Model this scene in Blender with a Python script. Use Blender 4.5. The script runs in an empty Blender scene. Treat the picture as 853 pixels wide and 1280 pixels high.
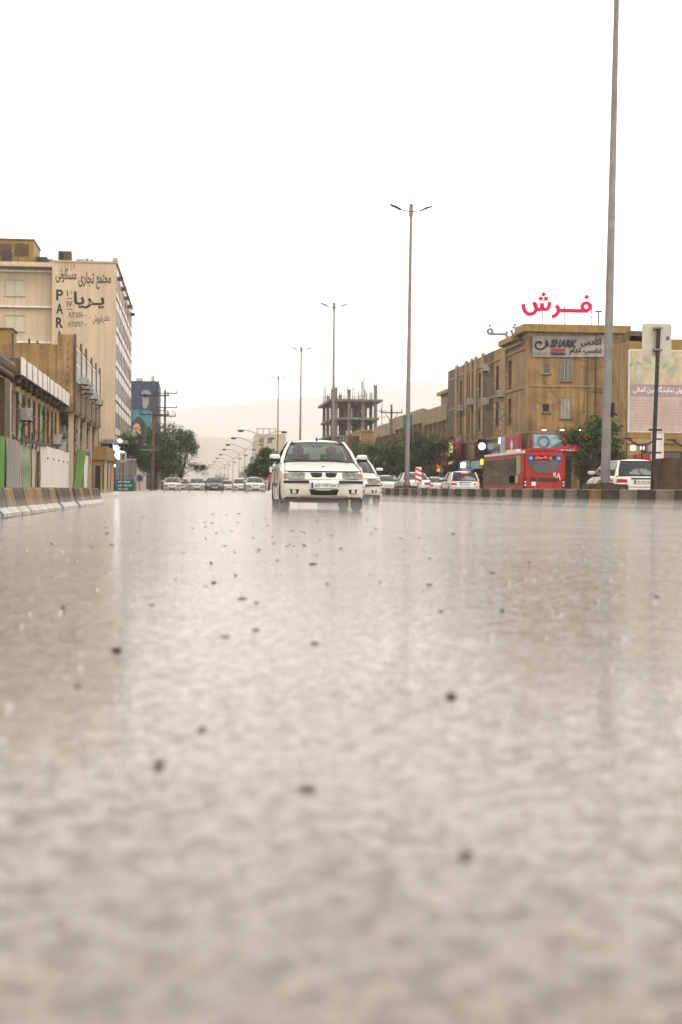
import bpy, bmesh, math, random
from mathutils import Vector, Matrix
from mathutils.bvhtree import BVHTree
R = math.radians
rnd = random.Random(7)
SC = bpy.context.scene
COL = SC.collection

# ------------------------------------------------------------------ camera, sky, sun, exposure
cam_d = bpy.data.cameras.new('camera')
cam = bpy.data.objects.new('camera', cam_d); COL.objects.link(cam)
cam_d.sensor_fit = 'VERTICAL'; cam_d.sensor_height = 36.0; cam_d.sensor_width = 24.0
cam_d.lens = 1850.0 / 1280.0 * 36.0
cam_d.clip_start = 0.05; cam_d.clip_end = 9000
cam.location = (0, 0, 0.44)
cam.rotation_euler = (Matrix.Rotation(R(-5.735), 3, 'Z') @ Matrix.Rotation(R(90 - 0.875), 3, 'X') @ Matrix.Rotation(R(0.5), 3, 'Z')).to_euler()
cam_d.dof.use_dof = True; cam_d.dof.focus_distance = 31.0; cam_d.dof.aperture_fstop = 2.8
SC.camera = cam

SUN_EL, SUN_ROT = 52.0, 150.0
world = bpy.data.worlds.new('World'); SC.world = world; world.use_nodes = True
wt = world.node_tree; wt.nodes.clear()
def wn(t, **k):
    n = wt.nodes.new(t)
    for a, b in k.items(): setattr(n, a, b)
    return n
w_out = wn('ShaderNodeOutputWorld'); w_bg = wn('ShaderNodeBackground'); w_sky = wn('ShaderNodeTexSky', sky_type='NISHITA')
w_sky.sun_disc = False; w_sky.sun_elevation = R(SUN_EL); w_sky.sun_rotation = R(SUN_ROT); w_sky.dust_density = 8.0; w_sky.air_density = 1.5
w_hs = wn('ShaderNodeHueSaturation'); w_hs.inputs['Saturation'].default_value = 0.12
w_tc = wn('ShaderNodeTexCoord'); w_ns = wn('ShaderNodeTexNoise'); w_ns.inputs['Scale'].default_value = 2.2; w_ns.inputs['Detail'].default_value = 4
w_cr = wn('ShaderNodeValToRGB')                                      # overcast cloud deck, even all round
w_cr.color_ramp.elements[0].position = 0.3; w_cr.color_ramp.elements[0].color = (13.4, 12.9, 12.1, 1)
w_cr.color_ramp.elements[1].position = 0.7; w_cr.color_ramp.elements[1].color = (15.8, 15.2, 14.3, 1)
w_mx = wn('ShaderNodeMix', data_type='RGBA'); w_mx.inputs[0].default_value = 0.88
wl = wt.links.new
wl(w_tc.outputs['Generated'], w_ns.inputs['Vector']); wl(w_ns.outputs['Fac'], w_cr.inputs['Fac'])
wl(w_sky.outputs[0], w_hs.inputs['Color']); wl(w_hs.outputs[0], w_mx.inputs[6]); wl(w_cr.outputs[0], w_mx.inputs[7])
wl(w_mx.outputs[2], w_bg.inputs['Color']); wl(w_bg.outputs[0], w_out.inputs['Surface'])
w_bg.inputs['Strength'].default_value = 0.11
sun_d = bpy.data.lights.new('sun', 'SUN'); sun_d.energy = 0.7; sun_d.angle = R(25); sun_d.color = (1, 0.95, 0.88)
sun = bpy.data.objects.new('sun', sun_d); COL.objects.link(sun)
sun.location = (0, 0, 60)
sd = Vector((math.sin(R(SUN_ROT)) * math.cos(R(SUN_EL)), math.cos(R(SUN_ROT)) * math.cos(R(SUN_EL)), math.sin(R(SUN_EL))))
sun.rotation_euler = sd.to_track_quat('Z', 'Y').to_euler()
SC.view_settings.view_transform = 'Standard'; SC.view_settings.look = 'None'
SC.view_settings.exposure = 0.66; SC.view_settings.gamma = 1.0; SC.view_settings.use_curve_mapping = False
cy = SC.cycles
SC.render.engine = 'CYCLES'
cy.use_denoising = True; cy.max_bounces = 6; cy.diffuse_bounces = 3; cy.glossy_bounces = 3; cy.transmission_bounces = 4
cy.transparent_max_bounces = 12; cy.volume_bounces = 1; cy.caustics_reflective = False; cy.caustics_refractive = False
cy.sample_clamp_indirect = 6

# ------------------------------------------------------------------ helpers
ORG = {}
def thing(name, label, cat, loc=(0, 0, 0), group=None, rz=0.0):
    o = bpy.data.objects.new(name, None); COL.objects.link(o)
    o.empty_display_size = 0.2
    o.location = loc; o.rotation_euler = (0, 0, rz)
    tag(o, label, cat, group)
    ORG[o] = Vector(loc) if rz == 0 else Vector((0, 0, 0))
    return o
def tag(o, label=None, cat=None, group=None, kind=None):
    if label: o['label'] = label
    if cat: o['category'] = cat
    if group: o['group'] = group
    if kind: o['kind'] = kind
    return o
def children(o): return [c for c in list(COL.objects) if c.parent == o]
def copy_tree(o, parent=None):
    c = o.copy(); COL.objects.link(c)
    if parent is not None: c.parent = parent
    for ch in list(o.children): copy_tree(ch, c)
    return c
def put(name, me, parent=None, loc=None):
    o = bpy.data.objects.new(name, me); COL.objects.link(o)
    base = ORG.get(parent, Vector((0, 0, 0))) if parent else Vector((0, 0, 0))
    if parent: o.parent = parent
    if loc is not None:
        o.location = Vector(loc) - base; ORG[o] = Vector(loc)
    else: ORG[o] = base
    return o
class MB:
    def __init__(s): s.v = []; s.f = []; s.m = []; s.cur = 0
    def add(s, vs, fs):
        n = len(s.v); s.v += [tuple(p) for p in vs]
        for f in fs: s.f.append([n + i for i in f]); s.m.append(s.cur)
        return s
    def box(s, x0, x1, y0, y1, z0, z1):
        return s.add([(x, y, z) for z in (z0, z1) for y in (y0, y1) for x in (x0, x1)],
                     [(0, 2, 3, 1), (4, 5, 7, 6), (0, 1, 5, 4), (2, 6, 7, 3), (0, 4, 6, 2), (1, 3, 7, 5)])
    def bar(s, p, q, r, r2=None, n=8, cap=True):
        return s.path([p, q], [r, r if r2 is None else r2], n, cap)
    def path(s, pts, r, n=8, cap=True):
        pts = [Vector(p) for p in pts]
        rs = r if isinstance(r, (list, tuple)) else [r] * len(pts)
        vs = []; ref = None
        for i, p in enumerate(pts):
            d = (pts[min(i + 1, len(pts) - 1)] - pts[max(i - 1, 0)]).normalized()
            if ref is None: ref = Vector((0, 0, 1)) if abs(d.z) < .9 else Vector((1, 0, 0))
            a = d.cross(ref).normalized(); b = a.cross(d).normalized(); ref = b
            for k in range(n):
                t = 2 * math.pi * (k + .5) / n
                vs.append(p + (a * math.cos(t) + b * math.sin(t)) * rs[i])
        fs = []
        for i in range(len(pts) - 1):
            for k in range(n):
                fs.append((i * n + k, i * n + (k + 1) % n, (i + 1) * n + (k + 1) % n, (i + 1) * n + k))
        if cap:
            fs.append(tuple(range(n))); fs.append(tuple((len(pts) - 1) * n + k for k in reversed(range(n))))
        return s.add(vs, fs)
    def rbar(s, p, q, w, h):                      # rectangular bar from p to q
        p = Vector(p); q = Vector(q); d = (q - p).normalized()
        ref = Vector((0, 0, 1)) if abs(d.z) < .95 else Vector((0, 1, 0))
        a = d.cross(ref).normalized() * (w / 2); b = a.cross(d).normalized() * (h / 2)
        vs = [e + i * a + j * b for e in (p, q) for (i, j) in ((-1, -1), (1, -1), (1, 1), (-1, 1))]
        return s.add(vs, [(0, 1, 2, 3), (7, 6, 5, 4), (0, 4, 5, 1), (1, 5, 6, 2), (2, 6, 7, 3), (3, 7, 4, 0)])
    def prism(s, poly, axis, a0, a1):             # poly in the two other axes
        def P(u, w, a): return {'x': (a, u, w), 'y': (u, a, w), 'z': (u, w, a)}[axis]
        n = len(poly)
        return s.add([P(u, w, a0) for u, w in poly] + [P(u, w, a1) for u, w in poly],
                     [tuple(range(n)), tuple(range(2 * n - 1, n - 1, -1))] + [(i, (i + 1) % n, n + (i + 1) % n, n + i) for i in range(n)])
    def grid(s, rows, closed=False):
        n = len(rows[0]); vs = [p for r_ in rows for p in r_]; fs = []
        for i in range(len(rows) - 1):
            for k in range(n if closed else n - 1):
                k2 = (k + 1) % n
                fs.append((i * n + k, i * n + k2, (i + 1) * n + k2, (i + 1) * n + k))
        return s.add(vs, fs)
    def lathe(s, prof, axis='z', n=16, c=(0, 0, 0)):
        rows = []
        for r_, h in prof:
            row = []
            for k in range(n):
                t = 2 * math.pi * k / n; a, b = r_ * math.cos(t), r_ * math.sin(t)
                row.append({'z': (c[0] + a, c[1] + b, c[2] + h), 'y': (c[0] + a, c[1] + h, c[2] + b), 'x': (c[0] + h, c[1] + a, c[2] + b)}[axis])
            rows.append(row)
        return s.grid(rows, True)
    def ball(s, c, r, n=8, m=5, sz=(1, 1, 1)):
        rows = []
        for i in range(m + 1):
            t = math.pi * i / m; rr = max(1e-4, math.sin(t)); 
            rows.append([(c[0] + r * sz[0] * rr * math.cos(2 * math.pi * k / n), c[1] + r * sz[1] * rr * math.sin(2 * math.pi * k / n), c[2] - r * sz[2] * math.cos(t)) for k in range(n)])
        return s.grid(rows, True)
    def mesh(s, name, mats, smooth=False, off=None, bevel=0.0):
        me = bpy.data.meshes.new(name)
        o = off or Vector((0, 0, 0))
        me.from_pydata([(p[0] - o.x, p[1] - o.y, p[2] - o.z) for p in s.v], [], s.f)
        for m_ in (mats if isinstance(mats, (list, tuple)) else [mats]): me.materials.append(m_)
        if any(s.m): me.polygons.foreach_set('material_index', s.m)
        bm = bmesh.new(); bm.from_mesh(me)
        if bevel:
            bmesh.ops.bevel(bm, geom=[e for e in bm.edges if len(e.link_faces) == 2 and e.calc_face_angle(0) > .5], offset=bevel, segments=2, affect='EDGES')
        bmesh.ops.recalc_face_normals(bm, faces=bm.faces)
        bm.to_mesh(me); bm.free()
        if smooth:
            me.polygons.foreach_set('use_smooth', [True] * len(me.polygons))
            try: me.set_sharp_from_angle(angle=R(smooth if smooth is not True else 40))
            except Exception: pass
        me.update()
        return me
    def build(s, name, mats, parent=None, smooth=False, bevel=0.0):
        off = ORG.get(parent, Vector((0, 0, 0))) if parent else None
        return put(name, s.mesh(name, mats, smooth, off, bevel), parent)
def structure(name, mb, m, smooth=False):
    o = mb.build(name, m, None, smooth); o['kind'] = 'structure'; return o

# ------------------------------------------------------------------ materials
MATS = {}
def mat(name, col, rough=.55, var=.18, scale=1.2, streak=0.0, bump=0.0, metal=0.0, grain=.08, dirt=None, spec=.14, coat=0.0, gscale=30.0):
    if name in MATS: return MATS[name]
    m = bpy.data.materials.new(name); m.use_nodes = True; t = m.node_tree; N = t.nodes; L = t.links.new
    col = tuple(c * .82 for c in col)
    p = N['Principled BSDF']; p.inputs['Roughness'].default_value = rough; p.inputs['Metallic'].default_value = metal
    p.inputs['Specular IOR Level'].default_value = spec; p.inputs['Coat Weight'].default_value = coat
    tc = N.new('ShaderNodeTexCoord')
    n1 = N.new('ShaderNodeTexNoise'); n1.inputs['Scale'].default_value = scale; n1.inputs['Detail'].default_value = 6; n1.inputs['Roughness'].default_value = .62
    L(tc.outputs['Object'], n1.inputs['Vector'])
    r1 = N.new('ShaderNodeMapRange'); r1.inputs[1].default_value = .32; r1.inputs[2].default_value = .68; r1.inputs[3].default_value = 1 - var; r1.inputs[4].default_value = 1 + var * .5
    L(n1.outputs['Fac'], r1.inputs[0]); fac = r1.outputs[0]
    def mul(a, b):
        x = N.new('ShaderNodeMath'); x.operation = 'MULTIPLY'; L(a, x.inputs[0]); L(b, x.inputs[1]); return x.outputs[0]
    n2 = N.new('ShaderNodeTexNoise'); n2.inputs['Scale'].default_value = gscale; n2.inputs['Detail'].default_value = 3
    L(tc.outputs['Object'], n2.inputs['Vector'])
    if grain:
        r2 = N.new('ShaderNodeMapRange'); r2.inputs[1].default_value = .3; r2.inputs[2].default_value = .7; r2.inputs[3].default_value = 1 - grain; r2.inputs[4].default_value = 1 + grain
        L(n2.outputs['Fac'], r2.inputs[0]); fac = mul(fac, r2.outputs[0])
    if streak:
        mp = N.new('ShaderNodeMapping'); mp.inputs['Scale'].default_value = (2.6, 2.6, .16)
        L(tc.outputs['Object'], mp.inputs['Vector'])
        n3 = N.new('ShaderNodeTexNoise'); n3.inputs['Scale'].default_value = 1.0; n3.inputs['Detail'].default_value = 5
        L(mp.outputs[0], n3.inputs['Vector'])
        r3 = N.new('ShaderNodeMapRange'); r3.inputs[1].default_value = .4; r3.inputs[2].default_value = .68; r3.inputs[3].default_value = 1; r3.inputs[4].default_value = 1 - streak
        L(n3.outputs['Fac'], r3.inputs[0]); fac = mul(fac, r3.outputs[0])
    mx = N.new('ShaderNodeMix'); mx.data_type = 'RGBA'; mx.blend_type = 'MULTIPLY'; mx.inputs[0].default_value = 1
    mx.inputs[6].default_value = (*col, 1); L(fac, mx.inputs[7]); out = mx.outputs[2]
    if dirt:                                       # blotches of a second colour
        n4 = N.new('ShaderNodeTexNoise'); n4.inputs['Scale'].default_value = dirt[1]; n4.inputs['Detail'].default_value = 7; n4.inputs['Roughness'].default_value = .7
        L(tc.outputs['Object'], n4.inputs['Vector'])
        r4 = N.new('ShaderNodeMapRange'); r4.inputs[1].default_value = dirt[2]; r4.inputs[2].default_value = dirt[2] + .12
        L(n4.outputs['Fac'], r4.inputs[0])
        m2 = N.new('ShaderNodeMix'); m2.data_type = 'RGBA'; L(r4.outputs[0], m2.inputs[0]); L(out, m2.inputs[6]); m2.inputs[7].default_value = (*dirt[0], 1); out = m2.outputs[2]
    L(out, p.inputs['Base Color'])
    if bump:
        b = N.new('ShaderNodeBump'); b.inputs['Strength'].default_value = 1.0; b.inputs['Distance'].default_value = bump
        L(n2.outputs['Fac'], b.inputs['Height']); L(b.outputs[0], p.inputs['Normal'])
    MATS[name] = m
    return m
def emit(name, col, strength):
    if name in MATS: return MATS[name]
    m = bpy.data.materials.new(name); m.use_nodes = True; p = m.node_tree.nodes['Principled BSDF']
    p.inputs['Base Color'].default_value = (*[c * .5 for c in col], 1); p.inputs['Emission Color'].default_value = (*col, 1); p.inputs['Emission Strength'].default_value = strength
    MATS[name] = m; return m
def clear_glass(name, tint, gloss=.04):
    m = bpy.data.materials.new(name); m.use_nodes = True; t = m.node_tree; N = t.nodes; L = t.links.new
    N.remove(N['Principled BSDF']); o = N['Material Output']
    tr = N.new('ShaderNodeBsdfTransparent'); tr.inputs[0].default_value = (*tint, 1)
    gl = N.new('ShaderNodeBsdfGlossy'); gl.inputs['Roughness'].default_value = gloss
    fr = N.new('ShaderNodeFresnel'); fr.inputs[0].default_value = 1.5
    mx = N.new('ShaderNodeMixShader'); L(fr.outputs[0], mx.inputs[0]); L(tr.outputs[0], mx.inputs[1]); L(gl.outputs[0], mx.inputs[2]); L(mx.outputs[0], o.inputs['Surface'])
    MATS[name] = m; return m

M = dict(
    tan=mat('tan_brick', (.325, .205, .082), .6, .38, .5, .45, .01, gscale=9, dirt=((.15, .11, .065), .35, .62)),
    tan_dark=mat('brown_brick', (.12, .074, .036), .6, .3, .6, .3, .01, gscale=9),
    tan_light=mat('buff_brick', (.33, .225, .115), .6, .22, .6, .3, .01, gscale=9),
    ochre=mat('ochre_render', (.30, .18, .055), .55, .2, .8, .25),
    cream=mat('cream_plaster', (.55, .42, .285), .6, .1, .25, .16, grain=.03),
    cream2=mat('pale_cladding', (.46, .37, .27), .6, .12, .4, .14),
    yellow=mat('yellow_plaster', (.50, .34, .125), .6, .25, .5, .35, dirt=((.3, .22, .13), .6, .66)),
    pinkp=mat('pinkish_plaster', (.36, .23, .14), .6, .2, .6, .4),
    greenp=mat('faded_green_plaster', (.30, .40, .27), .6, .2, .8, .3),
    stone=mat('brown_stone', (.13, .092, .06), .6, .35, 3, .2, .02, gscale=14),
    white=mat('white_panel', (.76, .71, .65), .4, .1, 1.2, .22),
    offwhite=mat('weathered_white', (.46, .41, .355), .5, .18, 1.2, .3),
    grey=mat('grey_sheet', (.30, .275, .245), .45, .15, 1.5, .3),
    concrete=mat('raw_concrete', (.19, .155, .12), .7, .3, .7, .3, .01),
    conc_block=mat('dirty_concrete', (.085, .072, .058), .55, .4, 3, .45, .006, dirt=((.24, .13, .035), 2.2, .60)),
    conc_ochre=mat('worn_yellow_paint', (.34, .20, .045), .5, .45, 3, .5, .006, dirt=((.09, .075, .06), 3, .5)),
    conc_white=mat('worn_white_paint', (.50, .455, .40), .45, .3, 4, .35, .005, dirt=((.16, .13, .10), 2.6, .52)),
    stripe_l=mat('worn_cream_paint', (.24, .195, .145), .5, .3, 3, .4, .006, dirt=((.2, .16, .12), 3, .62)),
    stripe_d=mat('worn_black_paint', (.075, .062, .048), .5, .4, 3, .3, .006, dirt=((.16, .13, .10), 3, .58)),
    stripe_o=mat('worn_orange_paint', (.27, .16, .065), .5, .4, 3, .4, .006, dirt=((.12, .095, .07), 3, .58)),
    rust=mat('rusty_sheet', (.085, .055, .036), .6, .45, 2.5, .35, .004, dirt=((.16, .085, .04), 4, .6)),
    steel=mat('galvanised_steel', (.25, .232, .212), .45, .25, 1.5, .25, metal=.35),
    darksteel=mat('dark_painted_steel', (.045, .043, .04), .4, .25, 3, .1),
    wood=mat('creosoted_wood', (.16, .115, .075), .7, .3, 2, .3, .004),
    black=mat('black_rubber', (.018, .017, .016), .6, .2, 4),
    blackgloss=mat('black_plastic', (.02, .02, .02), .35, .2, 4),
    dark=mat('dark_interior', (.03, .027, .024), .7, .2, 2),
    winglass=mat('dark_window_glass', (.035, .035, .036), .08, .3, .6, spec=.6),
    palepane=mat('curtained_pane', (.52, .46, .34), .25, .12, 1),
    alum=mat('aluminium_frame', (.42, .39, .35), .4, .15, 2, metal=.3),
    brownframe=mat('brown_window_frame', (.12, .075, .05), .5, .2, 2),
    carwhite=mat('white_car_paint', (.64, .595, .525), .28, .06, 1.6, .06, grain=.02, coat=.6, dirt=((.42, .36, .29), 2.2, .64)),
    carsilver=mat('silver_car_paint', (.48, .47, .45), .3, .06, 1.6, metal=.3, coat=.5),
    cargrey=mat('dark_grey_car_paint', (.07, .07, .075), .3, .1, 1.6, coat=.5),
    chrome=mat('chrome', (.6, .6, .6), .2, .1, 3, metal=.9),
    lampglass=mat('headlamp_glass', (.5, .48, .44), .08, .25, 14, grain=.2, coat=.8),
    reflector=mat('lamp_reflector', (.36, .35, .33), .12, .1, 8, metal=.7),
    amber=mat('amber_lens', (.55, .19, .03), .15, .15, 8),
    redlens=mat('red_lens', (.35, .02, .015), .15, .15, 8),
    busred=mat('red_bus_paint', (.44, .024, .018), .35, .2, .9, .2, coat=.12),
    busolive=mat('olive_advert_panel', (.10, .085, .035), .4, .3, 1.1, .2),
    plate=mat('white_plate', (.78, .77, .72), .4, .06, 4),
    plateblue=mat('blue_plate_band', (.03, .07, .35), .4, .1, 4),
    ink=mat('black_paint_lettering', (.03, .03, .035), .6, .3, 3),
    navy=mat('navy_paint', (.03, .038, .10), .6, .25, .4, .2),
    teal=mat('teal_paint', (.04, .19, .235), .6, .25, .3, .2),
    skin=mat('skin', (.45, .26, .17), .5, .1, 6), skin2=mat('painted_skin', (.55, .30, .19), .6, .2, .5),
    hair=mat('dark_hair', (.02, .015, .012), .6, .3, 6), shirt=mat('dark_shirt', (.06, .06, .075), .8, .2, 6), shirt2=mat('grey_shirt', (.10, .09, .085), .8, .2, 6),
    pink=mat('magenta_letter_face', (.60, .004, .065), .4, .06, 1, grain=.02), pinkban=mat('pink_banner', (.42, .05, .09), .45, .25, 1, .15), redban=mat('crimson_banner', (.55, .03, .07), .45, .15, 1),
    bluban=mat('blue_grey_print', (.12, .22, .27), .45, .5, 1.6), palebl=mat('pale_blue_print', (.35, .45, .47), .45, .4, 2.5),
    signblack=mat('black_fascia', (.03, .025, .03), .3, .3, 1), gold=mat('gold_lettering', (.55, .40, .08), .4, .2, 3),
    green=mat('green_sheet', (.10, .27, .025), .5, .25, 1.2, .3), palegreen=mat('pale_green_slat', (.33, .43, .24), .5, .2, 2, .35),
    tealsign=mat('teal_sign_face', (.035, .17, .15), .4, .35, 3, dirt=((.3, .34, .3), 5, .66)),
    blueaw=mat('blue_tarpaulin', (.04, .10, .22), .5, .25, 1, .2), redsheet=mat('red_fascia', (.42, .03, .03), .4, .2, 1),
    hazred=mat('red_reflective', (.55, .04, .03), .35, .15, 3), hazwhite=mat('white_reflective', (.75, .72, .68), .35, .1, 3),
    bannercloth=mat('dirty_banner_cloth', (.36, .325, .28), .6, .25, 1.5, .25), signback=mat('beige_sign_back', (.55, .49, .40), .45, .12, 2, .15), bluetag=mat('blue_sticker', (.05, .10, .3), .4, .1, 3),
    pave=mat('wet_pavement', (.22, .19, .155), .25, .3, 1.2, grain=.2), kerb=mat('kerb_stone', (.30, .26, .21), .4, .3, 2),
    bark=mat('bark', (.09, .065, .045), .8, .3, 5, .2, .01), steelac=mat('air_conditioner_casing', (.46, .43, .38), .45, .2, 2, .3),
    rebar=mat('rusty_rebar', (.15, .10, .07), .7, .2, 2),
    shop_w=emit('white_shop_light', (.9, .95, 1.0), 4.0), shop_v=emit('violet_shop_light', (.25, .25, .95), 2.0), shop_y=emit('yellow_lit_sign', (1.0, .66, .05), .8),
    neon=emit('orange_neon', (1.0, .30, .02), 3.0), led=emit('red_led', (1.0, .05, .03), 2.0), brake=emit('brake_light', (1.0, .10, .03), 3.5), grn=emit('green_shop_light', (.3, 1.0, .35), 1.6),
    disc=emit('lit_round_sign', (.92, .94, 1.0), .8), shop_warm=emit('warm_lit_sign', (.8, .62, .2), .7),
)
clear_glass('windscreen', (.55, .66, .59)); clear_glass('tinted_side_glass', (.22, .25, .24)); clear_glass('lens', (.85, .85, .82))

# ------------------------------------------------------------------ persian lettering
_F = {}
for ch, base, n in (('ا', 0xFE8D, 2), ('آ', 0xFE81, 2), ('ب', 0xFE8F, 4), ('پ', 0xFB56, 4), ('ت', 0xFE95, 4), ('ج', 0xFE9D, 4), ('خ', 0xFEA5, 4), ('د', 0xFEA9, 2), ('ر', 0xFEAD, 2),
                    ('ز', 0xFEAF, 2), ('س', 0xFEB1, 4), ('ش', 0xFEB5, 4), ('ع', 0xFEC9, 4), ('ف', 0xFED1, 4), ('ق', 0xFED5, 4), ('ک', 0xFB8E, 4), ('گ', 0xFB92, 4), ('ل', 0xFEDD, 4), ('م', 0xFEE1, 4),
                    ('ن', 0xFEE5, 4), ('و', 0xFEED, 2), ('ه', 0xFEE9, 4), ('ی', 0xFBFC, 4)):
    _F[ch] = [chr(base + i) for i in range(n)]
def shape(s):                                      # joined presentation forms in drawing order, left to right
    out = []
    for i, c in enumerate(s):
        if c in _F:
            prev = i > 0 and (s[i - 1] == 'ـ' or (s[i - 1] in _F and len(_F[s[i - 1]]) == 4))
            nxt = i + 1 < len(s) and (s[i + 1] in _F or s[i + 1] == 'ـ') and len(_F[c]) == 4
            f = _F[c]; out.append(f[3] if prev and nxt else f[1] if prev else f[2] if nxt else f[0])
        else: out.append(c)
    return ''.join(reversed(out))
def text_mesh(s, bold=0.0, raw=False, shear=0.0):
    c = bpy.data.curves.new('lettering', 'FONT'); c.body = s if raw else shape(s); c.resolution_u = 3; c.offset = bold; c.shear = shear
    c.fill_mode = 'BOTH'; c.extrude = .5
    o = bpy.data.objects.new('lettering', c); COL.objects.link(o)
    bpy.context.view_layer.update()
    dg = bpy.context.evaluated_depsgraph_get(); me = o.evaluated_get(dg).to_mesh()
    vs = [tuple(v.co) for v in me.vertices]; fs = [tuple(p.vertices) for p in me.polygons]
    COL.objects.unlink(o); bpy.data.objects.remove(o); bpy.data.curves.remove(c)
    return vs, fs
def lettering(parent, s, m, axis, const, nrm, ac, zc, w=None, h=None, thick=.02, bold=0.0, raw=False, shear=0.0, name='lettering', tilt=0.0):
    vs, fs = text_mesh(s, bold, raw, shear)
    if not vs: return None
    x0, x1 = min(v[0] for v in vs), max(v[0] for v in vs); y0, y1 = min(v[1] for v in vs), max(v[1] for v in vs)
    kx = w / (x1 - x0) if w else None; ky = h / (y1 - y0) if h else None
    kx = kx or ky; ky = ky or kx
    sgn = -nrm if axis == 'x' else nrm              # reading direction seen from outside
    mb = MB(); P = []
    for v in vs:
        u = (v[0] - (x0 + x1) / 2) * kx; z = (v[1] - (y0 + y1) / 2) * ky; d = (v[2] + .5) * thick
        u, z = u * math.cos(tilt) - z * math.sin(tilt), u * math.sin(tilt) + z * math.cos(tilt)
        P.append(pt(axis, const, nrm, ac + sgn * u, d, zc + z))
    mb.add(P, fs)
    return mb.build(name, m, parent)

# ------------------------------------------------------------------ walls with openings, windows
def pt(axis, const, nrm, a, d, z): return (a, const + nrm * d, z) if axis == 'x' else (const + nrm * d, a, z)
def facade(mb, axis, const, nrm, a0, a1, z0, z1, holes=(), depth=.25):
    A = sorted({a0, a1} | {h[i] for h in holes for i in (0, 1)}); Z = sorted({z0, z1} | {h[i] for h in holes for i in (2, 3)})
    q = lambda *c: mb.add([pt(axis, const, nrm, *k) for k in c], [(0, 1, 2, 3)])
    for i in range(len(A) - 1):
        for j in range(len(Z) - 1):
            ca, cz = (A[i] + A[i + 1]) / 2, (Z[j] + Z[j + 1]) / 2
            if any(h[0] < ca < h[1] and h[2] < cz < h[3] for h in holes): continue
            q((A[i], 0, Z[j]), (A[i + 1], 0, Z[j]), (A[i + 1], 0, Z[j + 1]), (A[i], 0, Z[j + 1]))
    for b0, b1, c0, c1 in holes:
        q((b0, 0, c0), (b1, 0, c0), (b1, -depth, c0), (b0, -depth, c0)); q((b0, 0, c1), (b1, 0, c1), (b1, -depth, c1), (b0, -depth, c1))
        q((b0, 0, c0), (b0, 0, c1), (b0, -depth, c1), (b0, -depth, c0)); q((b1, 0, c0), (b1, 0, c1), (b1, -depth, c1), (b1, -depth, c0))
def abox(mb, axis, const, nrm, a0, a1, d0, d1, z0, z1):
    p, q = pt(axis, const, nrm, a0, d0, z0), pt(axis, const, nrm, a1, d1, z1)
    mb.box(min(p[0], q[0]), max(p[0], q[0]), min(p[1], q[1]), max(p[1], q[1]), z0, z1)
_WC = {}
def window(parent, axis, const, nrm, a0, a1, z0, z1, fm, pm, mull=1, trans=(), inset=.14, fw=.06, name='window', sill=None, fd=.04):
    w, h = a1 - a0, z1 - z0
    key = (round(w, 2), round(h, 2), axis, nrm, fm.name, pm.name, mull, trans, fw, fd)
    if key not in _WC:
        mb = MB(); F = lambda b0, b1, c0, c1: abox(mb, axis, 0, nrm, b0, b1, -fd, fd, c0, c1)
        F(-w / 2, w / 2, 0, fw); F(-w / 2, w / 2, h - fw, h); F(-w / 2, -w / 2 + fw, fw, h - fw); F(w / 2 - fw, w / 2, fw, h - fw)
        for k in range(1, mull + 1):
            u = -w / 2 + w * k / (mull + 1); F(u - fw / 2, u + fw / 2, fw, h - fw)
        for t in trans: abox(mb, axis, 0, nrm, -w / 2 + fw, w / 2 - fw, -fd * .7, fd * .7, h * t - fw / 2, h * t + fw / 2)
        pb = MB(); pb.add([pt(axis, 0, nrm, *c) for c in ((-w / 2, -fd * .35, 0), (w / 2, -fd * .35, 0), (w / 2, -fd * .35, h), (-w / 2, -fd * .35, h))], [(0, 1, 2, 3)])
        _WC[key] = (mb.mesh('window_frame', fm), pb.mesh('pane', pm))
    loc = Vector(pt(axis, const, nrm, (a0 + a1) / 2, -inset, z0))
    o = put(name, _WC[key][0], parent, loc); put('pane', _WC[key][1], o, loc)
    if sill:
        mb = MB(); abox(mb, axis, const, nrm, a0 - .08, a1 + .08, .002, .1, z0 - .09, z0 - .005); mb.build('sill', sill, parent)
    return o
def ac_unit(parent, axis, const, nrm, a, z, w=.95, h=.7, d=.6, name='air_conditioner'):
    mb = MB(); abox(mb, axis, const, nrm, a - w / 2, a + w / 2, .08, .08 + d, z, z + h); o = mb.build(name, M['steelac'], parent, bevel=.02)
    g = MB()
    for k in range(5): abox(g, axis, const, nrm, a - w / 2 + .08, a + w / 2 - .08, .08 + d + .003, .08 + d + .02, z + .1 + k * (h - .2) / 5, z + .1 + (k + .45) * (h - .2) / 5)
    g.build('grille', M['darksteel'], o)
    b = MB()
    for s in (-1, 1):
        b.rbar(pt(axis, const, nrm, a + s * w * .35, 0, z - .03), pt(axis, const, nrm, a + s * w * .35, d + .1, z - .03), .05, .05)
        b.rbar(pt(axis, const, nrm, a + s * w * .35, 0, z - .5), pt(axis, const, nrm, a + s * w * .35, d, z - .05), .04, .04)
    b.build('bracket', M['darksteel'], o)['kind'] = 'stuff'
    return o

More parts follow.
